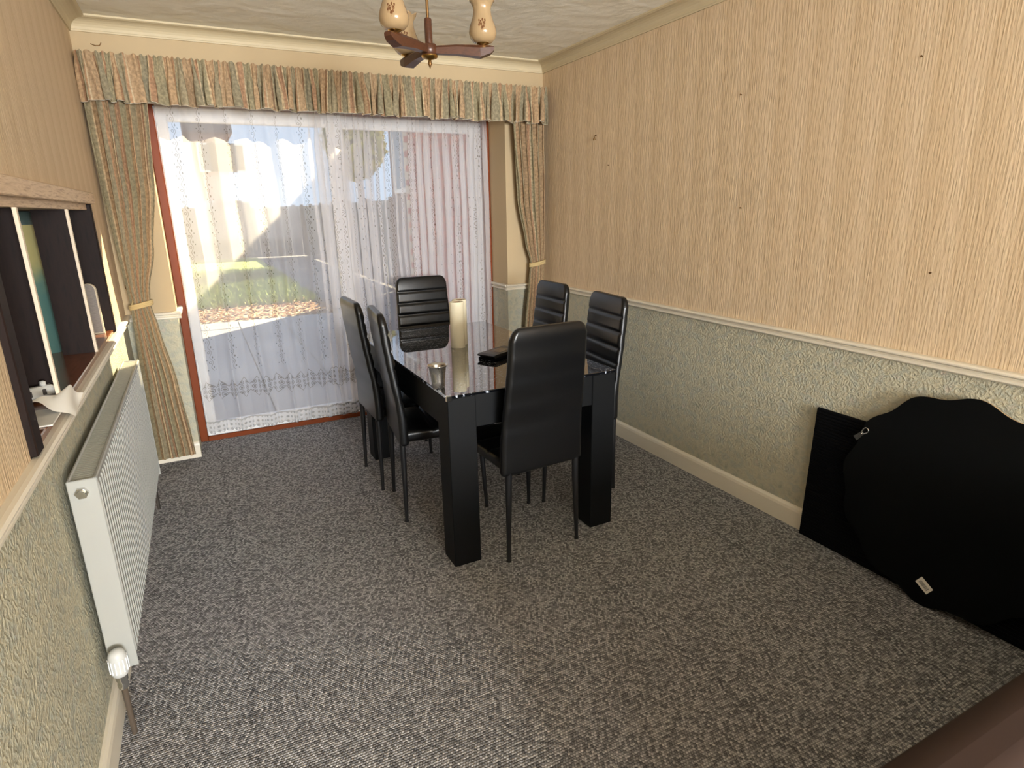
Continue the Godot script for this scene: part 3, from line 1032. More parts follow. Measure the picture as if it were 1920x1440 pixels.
func net_curtain() -> void:
	var nz := FastNoiseLite.new()
	nz.seed = 4
	nz.frequency = 1.0
	var x0 := 0.312
	var x1 := 2.362
	var top := 2.045
	var bot := 0.04
	var cols := 900
	var nr := 30
	var ph := PackedFloat32Array()
	var acc := 0.0
	for j in cols + 1:
		var x := lerpf(x0, x1, float(j) / cols)
		ph.append(acc)
		var den := 5.2
		if x > 1.08:
			den = lerpf(5.2, 15.0, smoothstep(1.08, 1.2, x))
		if x > 1.55 and x < 1.78:
			den = 8.0
		den *= 1.0 + 0.55 * nz.get_noise_2d(x * 3.0, 0.0)
		acc += TAU * den * (x1 - x0) / cols
	var rows := []
	for i in nr + 1:
		var v := float(i) / nr
		var y := lerpf(top, bot, v)
		var r := PackedVector3Array()
		for j in cols + 1:
			var x := lerpf(x0, x1, float(j) / cols)
			var right := smoothstep(1.05, 1.2, x)
			var p := ph[j] + (0.9 + 0.5 * right) * nz.get_noise_2d(x * 1.3, y * 0.9) * smoothstep(0.0, 0.3, v)
			var amp := lerpf(0.020, 0.030, right) * (0.85 + 0.6 * nz.get_noise_2d(x * 2.5, 30.0 + y * 0.2))
			var hd := lerpf(0.35, 1.0, smoothstep(0.0, 0.12, v))
			amp *= hd
			# sharp narrow pleats in the flat left part
			var pl := 0.0
			for c in [[0.47, 0.022, 0.9], [0.66, 0.020, 1.0], [0.80, 0.018, 0.8], [0.89, 0.026, 1.2], [1.03, 0.018, 0.7]]:
				var cx: float = c[0] + 0.05 * v + 0.02 * nz.get_noise_2d(c[0] * 9.0, y * 0.8)
				pl += c[2] * exp(-pow((x - cx) / c[1], 2.0))
			var z := -0.19 + amp * sin(p) + 0.026 * hd * pl * (1.0 - right)
			var xx := x + (0.45 * amp * sin(2.0 * p)) * lerpf(0.8, 2.0, right)
			r.append(Vector3(clampf(xx, x0 - 0.01, x1 + 0.012), y + 0.03 * v * (1.0 - float(j) / cols), minf(z, -0.14)))
		rows.append(r)
	var u := PackedFloat32Array()
	var a := 0.0
	for j in cols + 1:
		u.append(a)
		if j < cols:
			a += (rows[16][j + 1] - rows[16][j]).length() * 1.0
	var uvs := []
	for i in nr + 1:
		var w := PackedVector2Array()
		for j in cols + 1:
			w.append(Vector2(u[j] / 0.17, clampf(float(i) / nr * (top - bot) / 2.06 + (2.06 - top + bot) / 2.06 * 0.999, 0.001, 0.999)))
		uvs.append(w)
	var o := Vector3(1.32, bot, -0.2)
	var n := thing("net_curtain", "sheer white lace net curtain hanging across the patio door", "net curtain", o)
	var mb := MB.new(o)
	mb.sheet(rows, uvs)
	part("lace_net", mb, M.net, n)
	part("net_rail", b1(Vector3(DX0, 2.046, -0.212), Vector3(DX1, 2.058, -0.198), 0.002, o), M.white, n)

# ---------------------------------------------------------------- table
const TX0 := 1.187
const TX1 := 1.988
const TZ0 := 0.489
const TZ1 := 1.905
const TY := 0.754

func table() -> void:
	var o := Vector3((TX0 + TX1) * 0.5, 0, (TZ0 + TZ1) * 0.5)
	var t := thing("dining_table", "black dining table with glossy black marble effect glass top and thick legs", "table", o)
	part("glass_top", b1(Vector3(TX0, TY - 0.012, TZ0), Vector3(TX1, TY, TZ1), 0.002, o), M.marble, t)
	var y0 := 0.605
	var y1 := TY - 0.012
	var g := 0.008
	part("apron", b1(Vector3(TX0 + g, y0, TZ0 + 0.118), Vector3(TX0 + g + 0.025, y1, TZ1 - 0.118), 0.002, o), M.blackwood, t)
	part("apron", b1(Vector3(TX1 - g - 0.025, y0, TZ0 + 0.118), Vector3(TX1 - g, y1, TZ1 - 0.118), 0.002, o), M.blackwood, t)
	part("apron", b1(Vector3(TX0 + 0.118, y0, TZ0 + g), Vector3(TX1 - 0.118, y1, TZ0 + g + 0.025), 0.002, o), M.blackwood, t)
	part("apron", b1(Vector3(TX0 + 0.118, y0, TZ1 - g - 0.025), Vector3(TX1 - 0.118, y1, TZ1 - g), 0.002, o), M.blackwood, t)
	for x in [TX0 + 0.002, TX1 - 0.122]:
		for z in [TZ0 + 0.002, TZ1 - 0.122]:
			part("leg", b1(Vector3(x, 0, z), Vector3(x + 0.12, y1, z + 0.12), 0.003, o), M.blackwood, t)
	var cb := MB.new(o)
	cb.box(Vector3(TX0 - 0.004, TY - 0.022, TZ1 - 0.012), Vector3(TX0 + 0.022, TY + 0.003, TZ1 + 0.004), 0.003)
	part("corner_cap", cb, M.chrome, t).set_meta("label", "small shiny metal cap on the near left corner of the top")

# ---------------------------------------------------------------- chairs
func rr(w: float, h: float, r: float, k := 5) -> PackedVector2Array:
	var p := PackedVector2Array()
	var q := minf(r, minf(w, h) * 0.49)
	for c in 4:
		var cx := (w * 0.5 - q) * (1 if c == 0 or c == 3 else -1)
		var cy := (h * 0.5 - q) * (1 if c < 2 else -1)
		for i in k:
			var a := PI * 0.5 * (c + float(i) / (k - 1))
			p.append(Vector2(cx + q * cos(a), cy + q * sin(a)))
	return p

func tabv(tab: Array, y: float) -> float:
	for i in tab.size() - 1:
		if y >= tab[i].x and y <= tab[i + 1].x:
			var t: float = (y - tab[i].x) / (tab[i + 1].x - tab[i].x)
			return lerpf(tab[i].y, tab[i + 1].y, t * t * (3.0 - 2.0 * t) * 0.6 + t * 0.4)
	return tab[0].y if y < tab[0].x else tab[tab.size() - 1].y

func make_chair() -> Node3D:
	var t := thing("dining_chair", "black faux leather high back dining chair at the near end, plain back to the camera", "chair", Vector3.ZERO, "six black dining chairs round the table")
	# local frame: the sitter faces -z, rear legs at z = 0
	var front := [Vector2(0.39, -0.030), Vector2(0.52, -0.028), Vector2(0.64, -0.012), Vector2(0.775, 0.006), Vector2(0.9, 0.020), Vector2(1.015, 0.034)]
	var rear := [Vector2(0.39, 0.014), Vector2(0.5, 0.014), Vector2(0.6, 0.020), Vector2(0.7, 0.036), Vector2(0.8, 0.050), Vector2(0.9, 0.062), Vector2(1.015, 0.072)]
	var rings := []
	var top := 1.012
	var ys := []
	var y := 0.395
	while y < top - 0.05:
		ys.append(y)
		y += 0.0075
	for k in 9:
		ys.append(top - 0.046 + 0.046 * sin(PI * 0.5 * k / 8))
	for i in ys.size():
		y = ys[i]
		var hw := lerpf(0.199, 0.180, smoothstep(0.42, 1.0, y))
		var th := 0.0
		if y > top - 0.046:
			var a := asin(clampf((y - top + 0.046) / 0.046, 0, 1))
			hw = hw - 0.046 + 0.046 * cos(a) * 0.93
			th = 0.010 * (1.0 - cos(a))
		var z0 := tabv(front, y) + th
		var z1 := tabv(rear, y) - th
		if i == 0:
			hw -= 0.006
			z0 += 0.006
			z1 -= 0.006
		# quilted front: grooves between six pads
		var g := 0.0
		for q in [0.917, 0.840, 0.763, 0.686, 0.609, 0.532]:
			g += 0.008 * exp(-pow((y - q) / 0.0075, 2.0))
		var r := PackedVector3Array()
		for p in rr(hw * 2.0, z1 - z0, 0.018, 6):
			var z := (z0 + z1) * 0.5 + p.y
			if p.y < 0.0:
				z += g * smoothstep(hw, hw - 0.012, absf(p.x))
			r.append(Vector3(p.x, y, z))
		rings.append(r)
	var mb := MB.new()
	mb.loft(rings)
	part("backrest", mb, M.leather, t)
	# seat, lofted from back to front with two stitched grooves
	rings = []
	var zs := []
	var z := -0.028
	while z > -0.43:
		zs.append(z)
		z -= 0.008
	for i in zs.size():
		z = zs[i]
		var e := smoothstep(-0.43, -0.40, z)
		var hw := 0.186 - 0.014 * (1.0 - e)
		var yt := 0.462 - 0.016 * (1.0 - e) * (1.0 - e)
		var g := 0.0
		for q in [-0.15, -0.27]:
			g += 0.006 * exp(-pow((z - q) / 0.007, 2.0))
		var r := PackedVector3Array()
		for p in rr(hw * 2.0, yt - 0.405, 0.02, 6):
			var yy := (yt + 0.405) * 0.5 + p.y
			if p.y > 0.0:
				yy -= g
				yy += 0.006 * (1.0 - pow(p.x / hw, 2.0))
			r.append(Vector3(p.x, yy, z))
		rings.append(r)
	mb = MB.new()
	mb.loft(rings)
	part("seat", mb, M.leather, t)
	for s in [-1, 1]:
		for f in [0, 1]:
			mb = MB.new()
			var zt := 0.0 if f == 0 else -0.385
			var zb := 0.006 if f == 0 else -0.40
			mb.tube([Vector3(0.168 * s, 0.41, zt), Vector3(0.170 * s, 0.3, zt), Vector3(0.1775 * s, 0.012, zb), Vector3(0.1775 * s, 0.0, zb)], [0.0145, 0.014, 0.0085, 0.0085], 14)
			var lg := part("leg", mb, M.blackmetal, t)
			mb = MB.new()
			mb.tube([Vector3(0.1775 * s, 0.0, zb), Vector3(0.1775 * s, 0.010, zb)], [0.0098, 0.0098], 12)
			part("foot_cap", mb, M.rubber, lg)
	return t

func chairs() -> void:
	var c := make_chair()
	var spots := [
		[1.584, 1.953, 0.065, ""],
		[1.126, 0.850, -PI / 2 + 0.01, "left side black dining chair farther from the camera, nearer the patio door"],
		[1.155, 1.250, -PI / 2 - 0.114, "left side black dining chair nearer the camera, beside the steel cup"],
		[1.742, 0.062, PI, "black dining chair at the far end, ribbed front facing the camera before the net"],
		[2.262, 0.815, PI / 2 - 0.02, "right side black dining chair farther from the camera, by the tied curtain"],
		[2.2275, 1.431, PI / 2 - 0.108, "right side black dining chair nearer the camera, ribbed front before the grey wallpaper"]]
	for i in spots.size():
		var s: Array = spots[i]
		var k: Node3D = c
		if i > 0:
			k = c.duplicate()
			k.name = numbered("dining_chair")
			add_child(k)
			k.set_meta("label", s[3])
		k.position = Vector3(s[0], 0, s[1])
		k.rotation.y = s[2]

# ---------------------------------------------------------------- things on the table
func table_items() -> void:
	var p := Vector3(1.203, TY, 1.772)
	var t := thing("steel_cup", "brushed steel tumbler cup on the near left corner of the table", "cup", p)
	var mb := MB.new()
	mb.lathe(Vector3.ZERO, [Vector2(0.001, 0), Vector2(0.0235, 0), Vector2(0.0255, 0.002), Vector2(0.027, 0.03), Vector2(0.031, 0.06), Vector2(0.0345, 0.085), Vector2(0.0395, 0.093), Vector2(0.0425, 0.0945), Vector2(0.0425, 0.096), Vector2(0.039, 0.0955), Vector2(0.0335, 0.086), Vector2(0.030, 0.06), Vector2(0.026, 0.03), Vector2(0.024, 0.005), Vector2(0.001, 0.005)], 36, 0, 0.0, true)
	part("cup_body", mb, M.steel, t)
	var rolls := [[Vector3(1.556, TY, 1.118), "front cream paper roll standing on end on the table"], [Vector3(1.598, TY, 1.052), "cream paper roll standing just behind the front roll on the table"]]
	for r in rolls:
		t = thing("paper_roll", r[1], "paper roll", r[0], "two cream rolls on the table")
		mb = MB.new()
		mb.lathe(Vector3.ZERO, [Vector2(0.019, 0.0), Vector2(0.0355, 0.0), Vector2(0.037, 0.0015), Vector2(0.037, 0.2365), Vector2(0.0355, 0.238), Vector2(0.019, 0.238), Vector2(0.019, 0.119)], 36, 0, 0.0, true)
		part("paper", mb, M.paper, t)
		mb = MB.new()
		mb.lathe(Vector3.ZERO, [Vector2(0.0165, 0.001), Vector2(0.0188, 0.001), Vector2(0.0188, 0.2375), Vector2(0.0165, 0.2375)], 24, 0, 0.0, true)
		part("core_tube", mb, mat(C(150, 118, 84), 0.9), t)
	# folded black wallet lying half open
	p = Vector3(1.655, TY, 1.405)
	t = thing("wallet", "black folded wallet lying on the table behind the near end chair", "wallet", p)
	t.rotation.y = 0.50
	mb = MB.new()
	mb.box(Vector3(-0.105, 0.0, -0.05), Vector3(0.105, 0.011, 0.05), 0.004)
	part("lower_cover", mb, M.mattblack, t)
	mb = MB.new()
	mb.prism(PackedVector2Array([Vector2(-0.112, 0.020), Vector2(-0.095, 0.013), Vector2(0.105, 0.011), Vector2(0.105, 0.026), Vector2(-0.09, 0.030), Vector2(-0.112, 0.026)]), Vector3(0, 0, -0.05), Vector3.RIGHT, Vector3.UP, Vector3(0, 0, 0.1), 0.002)
	part("upper_cover", mb, M.leather, t)
	mb = MB.new()
	mb.box(Vector3(-0.04, 0.0275, -0.028), Vector3(0.05, 0.0295, 0.03), 0.0006)
	part("card_window", mb, mat(C(90, 82, 70), 0.25), t)

# ---------------------------------------------------------------- radiator
func radiator() -> void:
	var z0 := 0.70
	var z1 := 2.20
	var y0 := 0.195
	var y1 := 0.787
	var xb := 0.024
	var xf := 0.09
	var o := Vector3(0.055, 0, 1.45)
	var t := thing("radiator", "white fluted panel radiator on the left wall under the hatch", "radiator", o)
	# front panel with vertical flutes
	var mb := MB.new(o)
	var n := 44
	var pitch := (z1 - z0 - 0.03) / n
	var prof := PackedVector2Array()   # (z, x)
	prof.append(Vector2(z0, xf - 0.012))
	for i in n:
		var a := z0 + 0.015 + i * pitch
		prof.append(Vector2(a + pitch * 0.10, xf - 0.002))
		prof.append(Vector2(a + pitch * 0.52, xf - 0.002))
		prof.append(Vector2(a + pitch * 0.66, xf - 0.011))
		prof.append(Vector2(a + pitch * 0.96, xf - 0.011))
	prof.append(Vector2(z1, xf - 0.012))
	for i in prof.size() - 1:
		var a := prof[i]
		var b := prof[i + 1]
		mb.quad(Vector3(a.y, y0 + 0.03, a.x), Vector3(a.y, y1 - 0.03, a.x), Vector3(b.y, y1 - 0.03, b.x), Vector3(b.y, y0 + 0.03, b.x))
		var fx := xf - 0.012
		mb.quad(Vector3(fx, y0 + 0.012, a.x), Vector3(a.y, y0 + 0.03, a.x), Vector3(b.y, y0 + 0.03, b.x), Vector3(fx, y0 + 0.012, b.x))
		mb.quad(Vector3(a.y, y1 - 0.03, a.x), Vector3(fx + 0.006, y1 - 0.014, a.x), Vector3(fx + 0.006, y1 - 0.014, b.x), Vector3(b.y, y1 - 0.03, b.x))
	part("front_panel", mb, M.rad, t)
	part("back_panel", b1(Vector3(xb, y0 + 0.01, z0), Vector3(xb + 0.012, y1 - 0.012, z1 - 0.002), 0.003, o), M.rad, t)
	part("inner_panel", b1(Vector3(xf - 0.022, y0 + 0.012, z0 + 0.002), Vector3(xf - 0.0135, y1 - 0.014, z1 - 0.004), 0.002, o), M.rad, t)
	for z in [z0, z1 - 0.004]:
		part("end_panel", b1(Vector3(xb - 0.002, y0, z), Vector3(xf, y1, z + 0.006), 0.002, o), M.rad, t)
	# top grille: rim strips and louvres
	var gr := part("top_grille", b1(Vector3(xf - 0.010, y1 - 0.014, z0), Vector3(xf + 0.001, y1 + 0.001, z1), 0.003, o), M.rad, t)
	part("rim_strip", b1(Vector3(xb - 0.002, y1 - 0.014, z0), Vector3(xb + 0.006, y1 + 0.001, z1), 0.003, o), M.rad, gr)
	mb = MB.new(o)
	var k := 100
	for i in k:
		var z := z0 + 0.008 + (z1 - z0 - 0.016) * i / k
		mb.box(Vector3(xb + 0.006, y1 - 0.006, z), Vector3(xf - 0.010, y1 - 0.003, z + 0.0105))
	part("louvre", mb, M.grille, gr).set_meta("kind", "stuff")
	# air plug on the near end
	mb = MB.new(o)
	mb.tube([Vector3(0.052, 0.752, z1 + 0.002), Vector3(0.052, 0.752, z1 + 0.010)], [0.017, 0.016], 6)
	mb.tube([Vector3(0.052, 0.752, z1 + 0.010), Vector3(0.052, 0.752, z1 + 0.018)], [0.011, 0.010], 18)
	part("air_plug", mb, M.chrome, t).set_meta("label", "chrome air vent plug on the near end")
	# thermostatic valve, near end
	var vx := 0.050
	var vz := 2.238
	mb = MB.new(o)
	mb.lathe(Vector3(vx, 0.205, vz), [Vector2(0.016, 0), Vector2(0.020, 0.004), Vector2(0.0225, 0.016), Vector2(0.0235, 0.045), Vector2(0.022, 0.066), Vector2(0.018, 0.076), Vector2(0.010, 0.082), Vector2(0.001, 0.083)], 28)
	var head := part("valve_head", mb, mat(C(196, 196, 192), 0.4), t)
	mb = MB.new(o)
	for i in 14:
		var a := TAU * i / 14
		var q := Vector3(vx + cos(a) * 0.0232, 0.0, vz + sin(a) * 0.0232)
		mb.tube([q + Vector3(0, 0.222, 0), q + Vector3(0, 0.262, 0)], [0.0018], 6)
	part("grip_rib", mb, M.white, head).set_meta("kind", "stuff")
	mb = MB.new(o)
	mb.lathe(Vector3(vx, 0.160, vz), [Vector2(0.011, 0), Vector2(0.014, 0.004), Vector2(0.014, 0.016), Vector2(0.012, 0.02), Vector2(0.015, 0.028), Vector2(0.016, 0.045)], 8)
	mb.tube([Vector3(vx, 0.185, vz), Vector3(vx, 0.214, z1 - 0.002)], [0.009], 12)
	part("valve_body", mb, M.chrome, t)
	mb = MB.new(o)
	mb.tube([Vector3(vx, 0.164, vz), Vector3(vx, 0.0, vz)], [0.0078], 12)
	part("pipe", mb, mat(C(96, 84, 72), 0.4, 0.3), t)
	mb = MB.new(o)
	mb.tube([Vector3(0.05, 0.225, z0 + 0.01), Vector3(0.05, 0.222, z0 - 0.02), Vector3(0.05, 0.16, z0 - 0.022), Vector3(0.05, 0.0, z0 - 0.02)], [0.009, 0.010, 0.009, 0.0078], 12)
	part("pipe", mb, mat(C(70, 64, 58), 0.4, 0.3), t)
	for z in [1.0, 1.9]:
		part("wall_bracket", b1(Vector3(0.0, y0 + 0.06, z), Vector3(xb + 0.002, y1 - 0.06, z + 0.03), 0.002, o), M.rad, t)

# ---------------------------------------------------------------- serving hatch
func hatch() -> void:
	var o := Vector3(-0.14, 0.9, 1.45)
	var t := thing("serving_hatch", "dark wood serving hatch with oak top rail built into the left wall", "hatch", o)
	part("top_casing", b1(Vector3(0.0, 1.500, 0.535), Vector3(0.024, 1.549, 2.40), 0.003, o), M.oak, t)
	part("top_rail", b1(Vector3(-0.29, 1.474, 0.60), Vector3(-0.006, 1.5295, 2.34), 0.002, o), M.oak, t)
	part("side_casing", b1(Vector3(-0.29, 0.912, 0.561), Vector3(0.010, 1.500, 0.60), 0.003, o), M.darkwood, t)
	part("side_casing", b1(Vector3(-0.29, 0.912, 2.278), Vector3(0.016, 1.474, 2.339), 0.003, o), M.darkwood, t)
	part("side_strip", b1(Vector3(-0.012, 0.912, 2.254), Vector3(0.004, 1.474, 2.2775), 0.002, o), M.edge, t)
	part("shelf", b1(Vector3(-0.29, 0.892, 0.60), Vector3(0.0, 0.925, 2.278), 0.003, o), M.shelf, t)
	part("back_panel", b1(Vector3(-0.29, 0.925, 0.60), Vector3(-0.275, 1.474, 2.278), 0.0, o), M.darkwood, t)
	for z in [[1.125, 1.125, -0.115, -0.006], [1.80, 1.905, -0.27, -0.024]]:
		var d := part("divider", b1(Vector3(z[2], 0.925, z[0]), Vector3(z[3], 1.474, z[0] + 0.016), 0.0, o), M.darkwood, t)
		part("divider_edge", b1(Vector3(-0.010, 0.925, z[1] - 0.001), Vector3(0.0, 1.474, z[1] + 0.017), 0.001, o), M.edge, d)
	# made-up tube standing in for the lit view through the hatch
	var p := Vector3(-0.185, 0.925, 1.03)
	var r := thing("teal_stand_in", "made-up teal tube with lit yellowish upper half painted on, standing in for the view through the hatch", "tube", p)
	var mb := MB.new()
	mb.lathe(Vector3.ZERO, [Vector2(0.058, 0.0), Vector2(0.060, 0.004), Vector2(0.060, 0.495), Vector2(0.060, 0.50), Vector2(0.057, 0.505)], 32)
	# light painted in: teal below blends into a lit yellowish tone above
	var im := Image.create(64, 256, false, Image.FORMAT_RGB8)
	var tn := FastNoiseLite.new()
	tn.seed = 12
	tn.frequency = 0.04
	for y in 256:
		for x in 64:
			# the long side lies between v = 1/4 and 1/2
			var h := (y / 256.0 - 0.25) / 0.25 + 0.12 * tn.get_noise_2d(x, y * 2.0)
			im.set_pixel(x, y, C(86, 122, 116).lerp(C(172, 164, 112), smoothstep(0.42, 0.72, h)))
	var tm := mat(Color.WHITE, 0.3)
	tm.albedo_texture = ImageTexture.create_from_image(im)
	part("light_painted_body", mb, tm, r)
	mb = MB.new()
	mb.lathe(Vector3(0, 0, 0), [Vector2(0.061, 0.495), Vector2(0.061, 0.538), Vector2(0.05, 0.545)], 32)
	part("cap", mb, mat(C(66, 84, 82), 0.4), r)  # dark top is shadow painted in as a cap
	# arched ornament leaning by the right casing
	p = Vector3(-0.052, 0.925, 0.68)
	var poly := PackedVector2Array([Vector2(-0.03, 0), Vector2(0.03, 0)])
	for k in 9:
		var a := PI * k / 8
		poly.append(Vector2(0.03 * cos(a), 0.2 + 0.03 * sin(a)))
	t = thing("arched_plaque", "small arched mottled grey plaque with pale rim at the hatch's right end", "ornament", p)
	mb = MB.new()
	mb.prism(poly, Vector3(0, 0, -0.012), Vector3.RIGHT, Vector3.UP, Vector3(0, 0, 0.024), 0.003)
	part("rim", mb, mat(C(198, 182, 156), 0.6), t)
	var inner := PackedVector2Array()
	for q in poly:
		inner.append(Vector2(q.x * 0.8, 0.006 + q.y * 0.965))
	mb = MB.new()
	mb.prism(inner, Vector3(0, 0, 0.010), Vector3.RIGHT, Vector3.UP, Vector3(0, 0, 0.004), 0.001)
	var pm := mat(Color.WHITE, 0.6)
	pm.albedo_texture = noise_tex(41, 0.03, 256, 4, [C(96, 88, 80), C(132, 122, 112), C(110, 98, 96)])
	tri_world(pm, Vector3(4, 30, 4))
	part("mottled_face", mb, pm, t)
	# white interlocking plastic piece
	p = Vector3(-0.068, 0.925, 1.862)
	t = thing("plastic_trinket", "small off white plastic toy train shape on the hatch shelf", "trinket", p)
	t.rotation.y = 0.55
	var pl := mat(C(196, 194, 186), 0.45)
	part("body", b1(Vector3(-0.045, 0.012, -0.012), Vector3(0.045, 0.046, 0.012), 0.004), pl, t)
	for x in [-0.036, 0.036]:
		part("end_block", b1(Vector3(x - 0.016, 0.016, -0.015), Vector3(x + 0.016, 0.042, 0.015), 0.004), pl, t)
	for x in [-0.022, 0.022]:
		part("knob", b1(Vector3(x - 0.007, 0.044, -0.008), Vector3(x + 0.007, 0.060, 0.008), 0.003), pl, t)
		part("foot", b1(Vector3(x - 0.007, 0.0, -0.010), Vector3(x + 0.007, 0.014, 0.010), 0.003), pl, t)
		part("porthole", b1(Vector3(x - 0.009, 0.020, 0.010), Vector3(x + 0.009, 0.038, 0.0135), 0.003), mat(C(70, 64, 60), 0.5), t)
	# white card on the shelf and the envelope drooping over the rail
	p = Vector3(-0.035, 0.9255, 2.055)
	single("white_card", b1(Vector3(-0.05, 0.0, -0.085), Vector3(0.048, 0.004, 0.085), 0.001), M.paperwhite, "flat white card box lying on the hatch shelf near its left end", "card", p)
	p = Vector3(0.0, 0.926, 2.0)
	mb = MB.new(p)
	var rows := []
	var uvs := []
	# tip standing on the shelf, body bent over the rail
	var ca := [Vector3(-0.045, 0.978, 2.09), Vector3(0.0, 0.957, 1.885), Vector3(0.036, 0.900, 2.005), Vector3(0.036, 0.925, 1.82)]
	for i in 13:
		var s := float(i) / 12
		var rw := PackedVector3Array()
		var uu := PackedVector2Array()
		for j in 11:
			var u := float(j) / 10
			var q: Vector3 = ca[0].lerp(ca[1], u).lerp(ca[2].lerp(ca[3], u), s)
			q += Vector3(0.004, 0.007, 0.0) * sin(s * 8.0 + u * 5.0) + Vector3(0.0, 0.016, 0.0) * sin(PI * s)
			rw.append(q)
			uu.append(Vector2(u, s))
		rows.append(rw)
		uvs.append(uu)
	mb.sheet(rows, uvs)
	single("paper_envelope", mb, M.paperwhite, "crumpled white paper drooping over the dado rail at the hatch", "paper", p)

# ---------------------------------------------------------------- pendant lamp
func pendant() -> void:
	var o := Vector3(1.267, 1.985, 1.69)
	var t := thing("pendant_lamp", "three arm dark wood ceiling lamp with tulip glass shades", "lamp", o)
	var mb := MB.new()
	mb.lathe(Vector3.ZERO, [Vector2(0.001, 0.385), Vector2(0.02, 0.386), Vector2(0.05, 0.4), Vector2(0.054, 0.414), Vector2(0.054, 0.415)], 28)
	part("ceiling_rose", mb, M.teak, t)
	mb = MB.new()
	mb.tube([Vector3(0, 0.115, 0), Vector3(0, 0.395, 0)], [0.0052], 12)
	part("rod", mb, M.bronze, t)
	mb = MB.new()
	mb.lathe(Vector3.ZERO, [Vector2(0.0135, 0.03), Vector2(0.0135, 0.118), Vector2(0.011, 0.122)], 18)
	part("stem", mb, M.teak, t)
	mb = MB.new()
	mb.lathe(Vector3.ZERO, [Vector2(0.026, 0.0), Vector2(0.030, 0.003), Vector2(0.030, 0.034), Vector2(0.026, 0.038)], 6)
	part("hub", mb, M.teak, t)
	mb = MB.new()
	mb.lathe(Vector3.ZERO, [Vector2(0.030, 0.001), Vector2(0.028, -0.006), Vector2(0.018, -0.010), Vector2(0.006, -0.013), Vector2(0.0055, -0.022)], 28)
	part("bottom_cup", mb, M.brass, t)
	mb = MB.new()
	mb.lathe(Vector3.ZERO, [Vector2(0.004, -0.012), Vector2(0.007, -0.02), Vector2(0.0075, -0.026), Vector2(0.004, -0.034), Vector2(0.0006, -0.042)], 16)
	part("finial", mb, M.bronze, t)
	var flowers := [0.0, 0.0, 0.0]
	var k := 0
	for deg in [22.0, 145.0, 264.0]:
		var a := deg_to_rad(deg)
		var d := Vector3(cos(a), 0, sin(a))
		var s := Vector3(-sin(a), 0, cos(a))
		# arm: deepens outward, the end cut back underneath
		var rings := []
		for q in [[0.018, 0.006, 0.032, 0.012], [0.10, 0.004, 0.036, 0.016], [0.185, -0.006, 0.034, 0.020], [0.222, 0.006, 0.033, 0.018], [0.236, 0.018, 0.031, 0.014]]:
			var r := PackedVector3Array()
			for p in [[-1, 0], [1, 0], [1.0, 0.75], [0.6, 1.0], [-0.6, 1.0], [-1.0, 0.75]]:
				r.append(d * q[0] + s * (p[0] * q[3]) + Vector3.UP * lerpf(q[1], q[2], p[1]))
			rings.append(r)
		mb = MB.new()
		mb.loft(rings, false)
		part("arm", mb, M.teak, t)
		var c := d * 0.196 + Vector3.UP * 0.027
		mb = MB.new()
		mb.lathe(c, [Vector2(0.010, 0.0), Vector2(0.010, 0.008), Vector2(0.022, 0.012), Vector2(0.025, 0.018), Vector2(0.024, 0.02)], 24)
		part("lamp_holder", mb, M.brass, t)
		# tulip shade, a hollow shell with a frilled rim
		var outp := [Vector2(0.020, 0.014), Vector2(0.034, 0.018), Vector2(0.045, 0.030), Vector2(0.050, 0.047), Vector2(0.0475, 0.066), Vector2(0.040, 0.086), Vector2(0.0335, 0.104), Vector2(0.0315, 0.120), Vector2(0.034, 0.134), Vector2(0.041, 0.146), Vector2(0.046, 0.151)]
		rings = []
		var n := 48
		for pass_ in 2:
			for i in outp.size():
				var ii := i if pass_ == 0 else outp.size() - 1 - i
				var q: Vector2 = outp[ii]
				var f := smoothstep(6.0, 10.0, float(ii))
				var r := PackedVector3Array()
				for j in n:
					var th := TAU * j / n + deg_to_rad(20)
					var w := 1.0 + 0.09 * f * cos(8.0 * th)
					var rad := q.x * w - (0.0022 if pass_ == 1 else 0.0)
					r.append(c + Vector3(cos(th) * rad, q.y + 0.004 * f * cos(8.0 * th), sin(th) * rad))
				rings.append(r)
		mb = MB.new()
		mb.loft(rings, true, false, true)
		part("glass_shade", mb, M.shade, t)
		mb = MB.new()
		mb.lathe(c, [Vector2(0.009, 0.018), Vector2(0.010, 0.04), Vector2(0.020, 0.062), Vector2(0.022, 0.078), Vector2(0.015, 0.094), Vector2(0.001, 0.1)], 18)
		part("bulb", mb, M.paperwhite, t)
		k += 1

